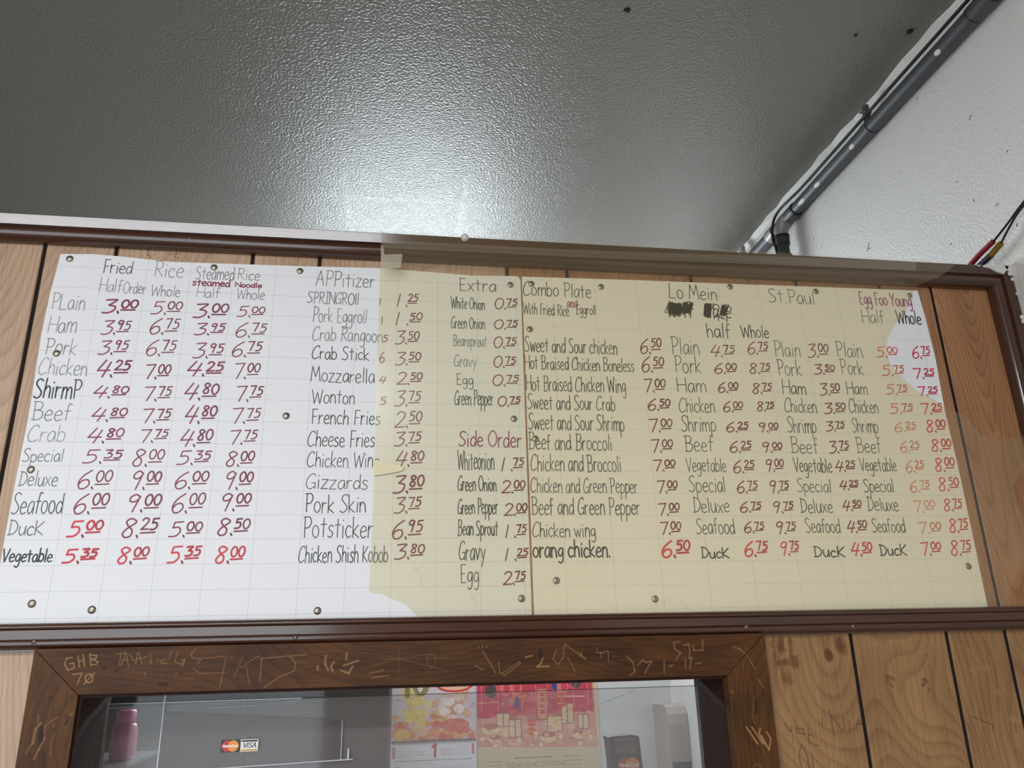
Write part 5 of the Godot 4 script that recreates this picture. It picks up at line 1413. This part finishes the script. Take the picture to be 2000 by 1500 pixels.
	blot.call(p, 0.385, 1.465, 0.021, 0.025, Color(0.30, 0.26, 0.27), 1.0)
	blot.call(p, 0.715, 1.49, 0.020, 0.022, Color(0.30, 0.26, 0.27), 1.0)
	p.fill(on_canvas(p, points([620, 1530, 644, 1530, 644, 1470, 632, 1462, 620, 1470])), Color(0.20, 0.26, 0.52))
	p.fill(on_canvas(p, points([478, 1440, 494, 1460, 494, 1405, 470, 1405])), Color(0.38, 0.30, 0.48), 0.9)
	for x in [0.44, 0.48, 0.66]:
		blot.call(p, x, 1.475, 0.022, 0.03, Color(0.86, 0.50, 0.46), 0.8)
		blot.call(p, x + 0.006, 1.475, 0.012, 0.02, Color(0.78, 0.22, 0.28), 0.9)
	p.path(on_canvas(p, points([660, 1440, 745, 1438])), 4.0, Color(0.88, 0.66, 0.56))
	p.path(on_canvas(p, points([342, 1425, 410, 1428])), 3.5, Color(0.86, 0.56, 0.50))
	p.fill(on_canvas(p, points([560, 1470, 600, 1470, 600, 1362, 560, 1362])), Color(0.82, 0.56, 0.46), 0.9)
	p.path(on_canvas(p, points([560, 1470, 600, 1470, 600, 1362, 560, 1362, 560, 1470])), 2.0, Color(0.62, 0.22, 0.24))
	for y in [1455, 1435, 1415, 1395]:
		p.path(on_canvas(p, points([570, y, 590, y - 3, 572, y - 10, 590, y - 11])), 2.0, Color(0.66, 0.24, 0.22), 0.9)
	# stacked gift boxes, lanterns, bowls and coins
	for q in [[0.43, 1.365, 0.05, 0.045], [0.475, 1.335, 0.045, 0.06], [0.625, 1.345, 0.055, 0.055], [0.675, 1.38, 0.045, 0.07], [0.735, 1.35, 0.04, 0.05]]:
		var box := PackedVector2Array([Vector2(q[0] - q[2] / 2, q[1] - q[3] / 2), Vector2(q[0] + q[2] / 2, q[1] - q[3] / 2), Vector2(q[0] + q[2] / 2, q[1] + q[3] / 2), Vector2(q[0] - q[2] / 2, q[1] + q[3] / 2)])
		var hue: Color = [Color(0.86, 0.74, 0.58), Color(0.62, 0.22, 0.28), Color(0.80, 0.40, 0.34), Color(0.88, 0.78, 0.62), Color(0.74, 0.28, 0.30)][int(q[0] * 1000) % 5]
		p.fill(on_canvas(p, box), hue, 0.9)
		box.append(box[0])
		p.path(on_canvas(p, box), 1.6, Color(0.45, 0.24, 0.24), 0.8)
		p.path(on_canvas(p, PackedVector2Array([Vector2(q[0], q[1] - q[3] / 2), Vector2(q[0], q[1] + q[3] / 2)])), 3.0, Color(0.40, 0.45, 0.52) if int(q[0] * 100) % 2 else Color(0.88, 0.70, 0.40), 0.8)
	for q in [[0.537, 1.352], [0.537, 1.322], [0.655, 1.44], [0.655, 1.415], [0.505, 1.445]]:
		blot.call(p, q[0], q[1], 0.016, 0.014, Color(0.80, 0.34, 0.28), 1.0)
		p.path(on_canvas(p, PackedVector2Array([Vector2(q[0] - 0.016, q[1]), Vector2(q[0] + 0.016, q[1])])), 1.6, Color(0.90, 0.66, 0.44))
		p.path(on_canvas(p, PackedVector2Array([Vector2(q[0], q[1] - 0.014), Vector2(q[0], q[1] - 0.024)])), 1.6, Color(0.85, 0.45, 0.35))
	for q in [[0.385, 1.335, 0.036], [0.40, 1.300, 0.026], [0.60, 1.30, 0.034], [0.715, 1.305, 0.026]]:
		blot.call(p, q[0], q[1], q[2], q[2] * 0.6, Color(0.60, 0.44, 0.38), 0.8)
		blot.call(p, q[0], q[1], q[2] * 0.95, q[2] * 0.55, Color(0.88, 0.76, 0.60), 1.0)
		blot.call(p, q[0], q[1] + q[2] * 0.25, q[2] * 0.8, q[2] * 0.28, Color(0.70, 0.40, 0.36), 1.0)
	for k in 34:
		var q := Vector2(rng.randf_range(0.345, 0.77), rng.randf_range(1.272, 1.315))
		blot.call(p, q.x, q.y, 0.011, 0.009, Color(0.62, 0.44, 0.36), 0.6)
		blot.call(p, q.x, q.y, 0.0095, 0.0075, [Color(0.90, 0.78, 0.62), Color(0.86, 0.66, 0.52), Color(0.84, 0.56, 0.48)][k % 3], 0.95)
	for k in 60:
		var q := Vector2(rng.randf_range(0.34, 0.77), rng.randf_range(1.29, 1.48))
		p.path(on_canvas(p, curve(PackedVector2Array([q, q + Vector2(rng.randf_range(-0.02, 0.02), rng.randf_range(-0.01, 0.01)), q + Vector2(rng.randf_range(-0.03, 0.03), rng.randf_range(-0.02, 0.02))]), 4)), 1.3, [Color(0.50, 0.26, 0.28), Color(0.90, 0.72, 0.58)][k % 2], 0.5)
	var faded := Color(0.62, 0.48, 0.38)
	write(p, "WING HING TRADING", Vector2(0.44, 1.205), 0.22, 0.013, 2.0, faded, 0.7)
	ghost(p, Rect2(0.47, 1.228, 0.14, 0.012), 1, faded, 0.7, 2.4)
	ghost(p, Rect2(0.375, 1.17, 0.05, 0.06), 5, faded, 0.6, 1.6)
	ghost(p, Rect2(0.66, 1.17, 0.06, 0.07), 5, faded, 0.6, 1.6)
	ghost(p, Rect2(0.44, 1.0, 0.26, 0.19), 9, faded, 0.35, 1.2)
	tag(obj("festive_poster", prism(PackedVector2Array([fo.position, Vector2(fo.end.x, fo.position.y), fo.end, Vector2(fo.position.x, fo.end.y)]), ZK + 0.001, ZK + 0.0035, fo), mat("poster_print", Color.WHITE, 0.45, 0.0, p.texture())), "pink and red festive poster with a cream foot right of the calendar", "poster")


func unseen_shop_lights() -> void:
	# unseen ceiling lamp behind the camera, placed to light the menu and upper rail
	var t := thing("unseen_ceiling_lamp", Vector3(-0.95, YC, 2.3))
	tag(t, "unseen fluorescent ceiling lamp of the shop room, lighting the menu", "lamp")
	obj("housing", boxes([[Vector3(-0.93, -0.07, -0.10), Vector3(0.93, 0.0, 0.10)]]), mats.white_paint, t)
	var glow := mat("lamp_diffuser", Color(0.95, 0.95, 0.92), 0.4)
	glow.emission_enabled = true
	glow.emission = Color(0.975, 0.985, 1.0)
	glow.emission_energy_multiplier = 3.0
	obj("diffuser", boxes([[Vector3(-0.9, -0.076, -0.08), Vector3(0.9, -0.07, 0.08)]]), glow, t)
	area_light("unseen_shop_light", Vector3(-0.95, YC - 0.085, 2.3), Vector3(0, -1, 0), Vector2(1.8, 0.16), 5.5, Color(0.975, 0.985, 1.0))
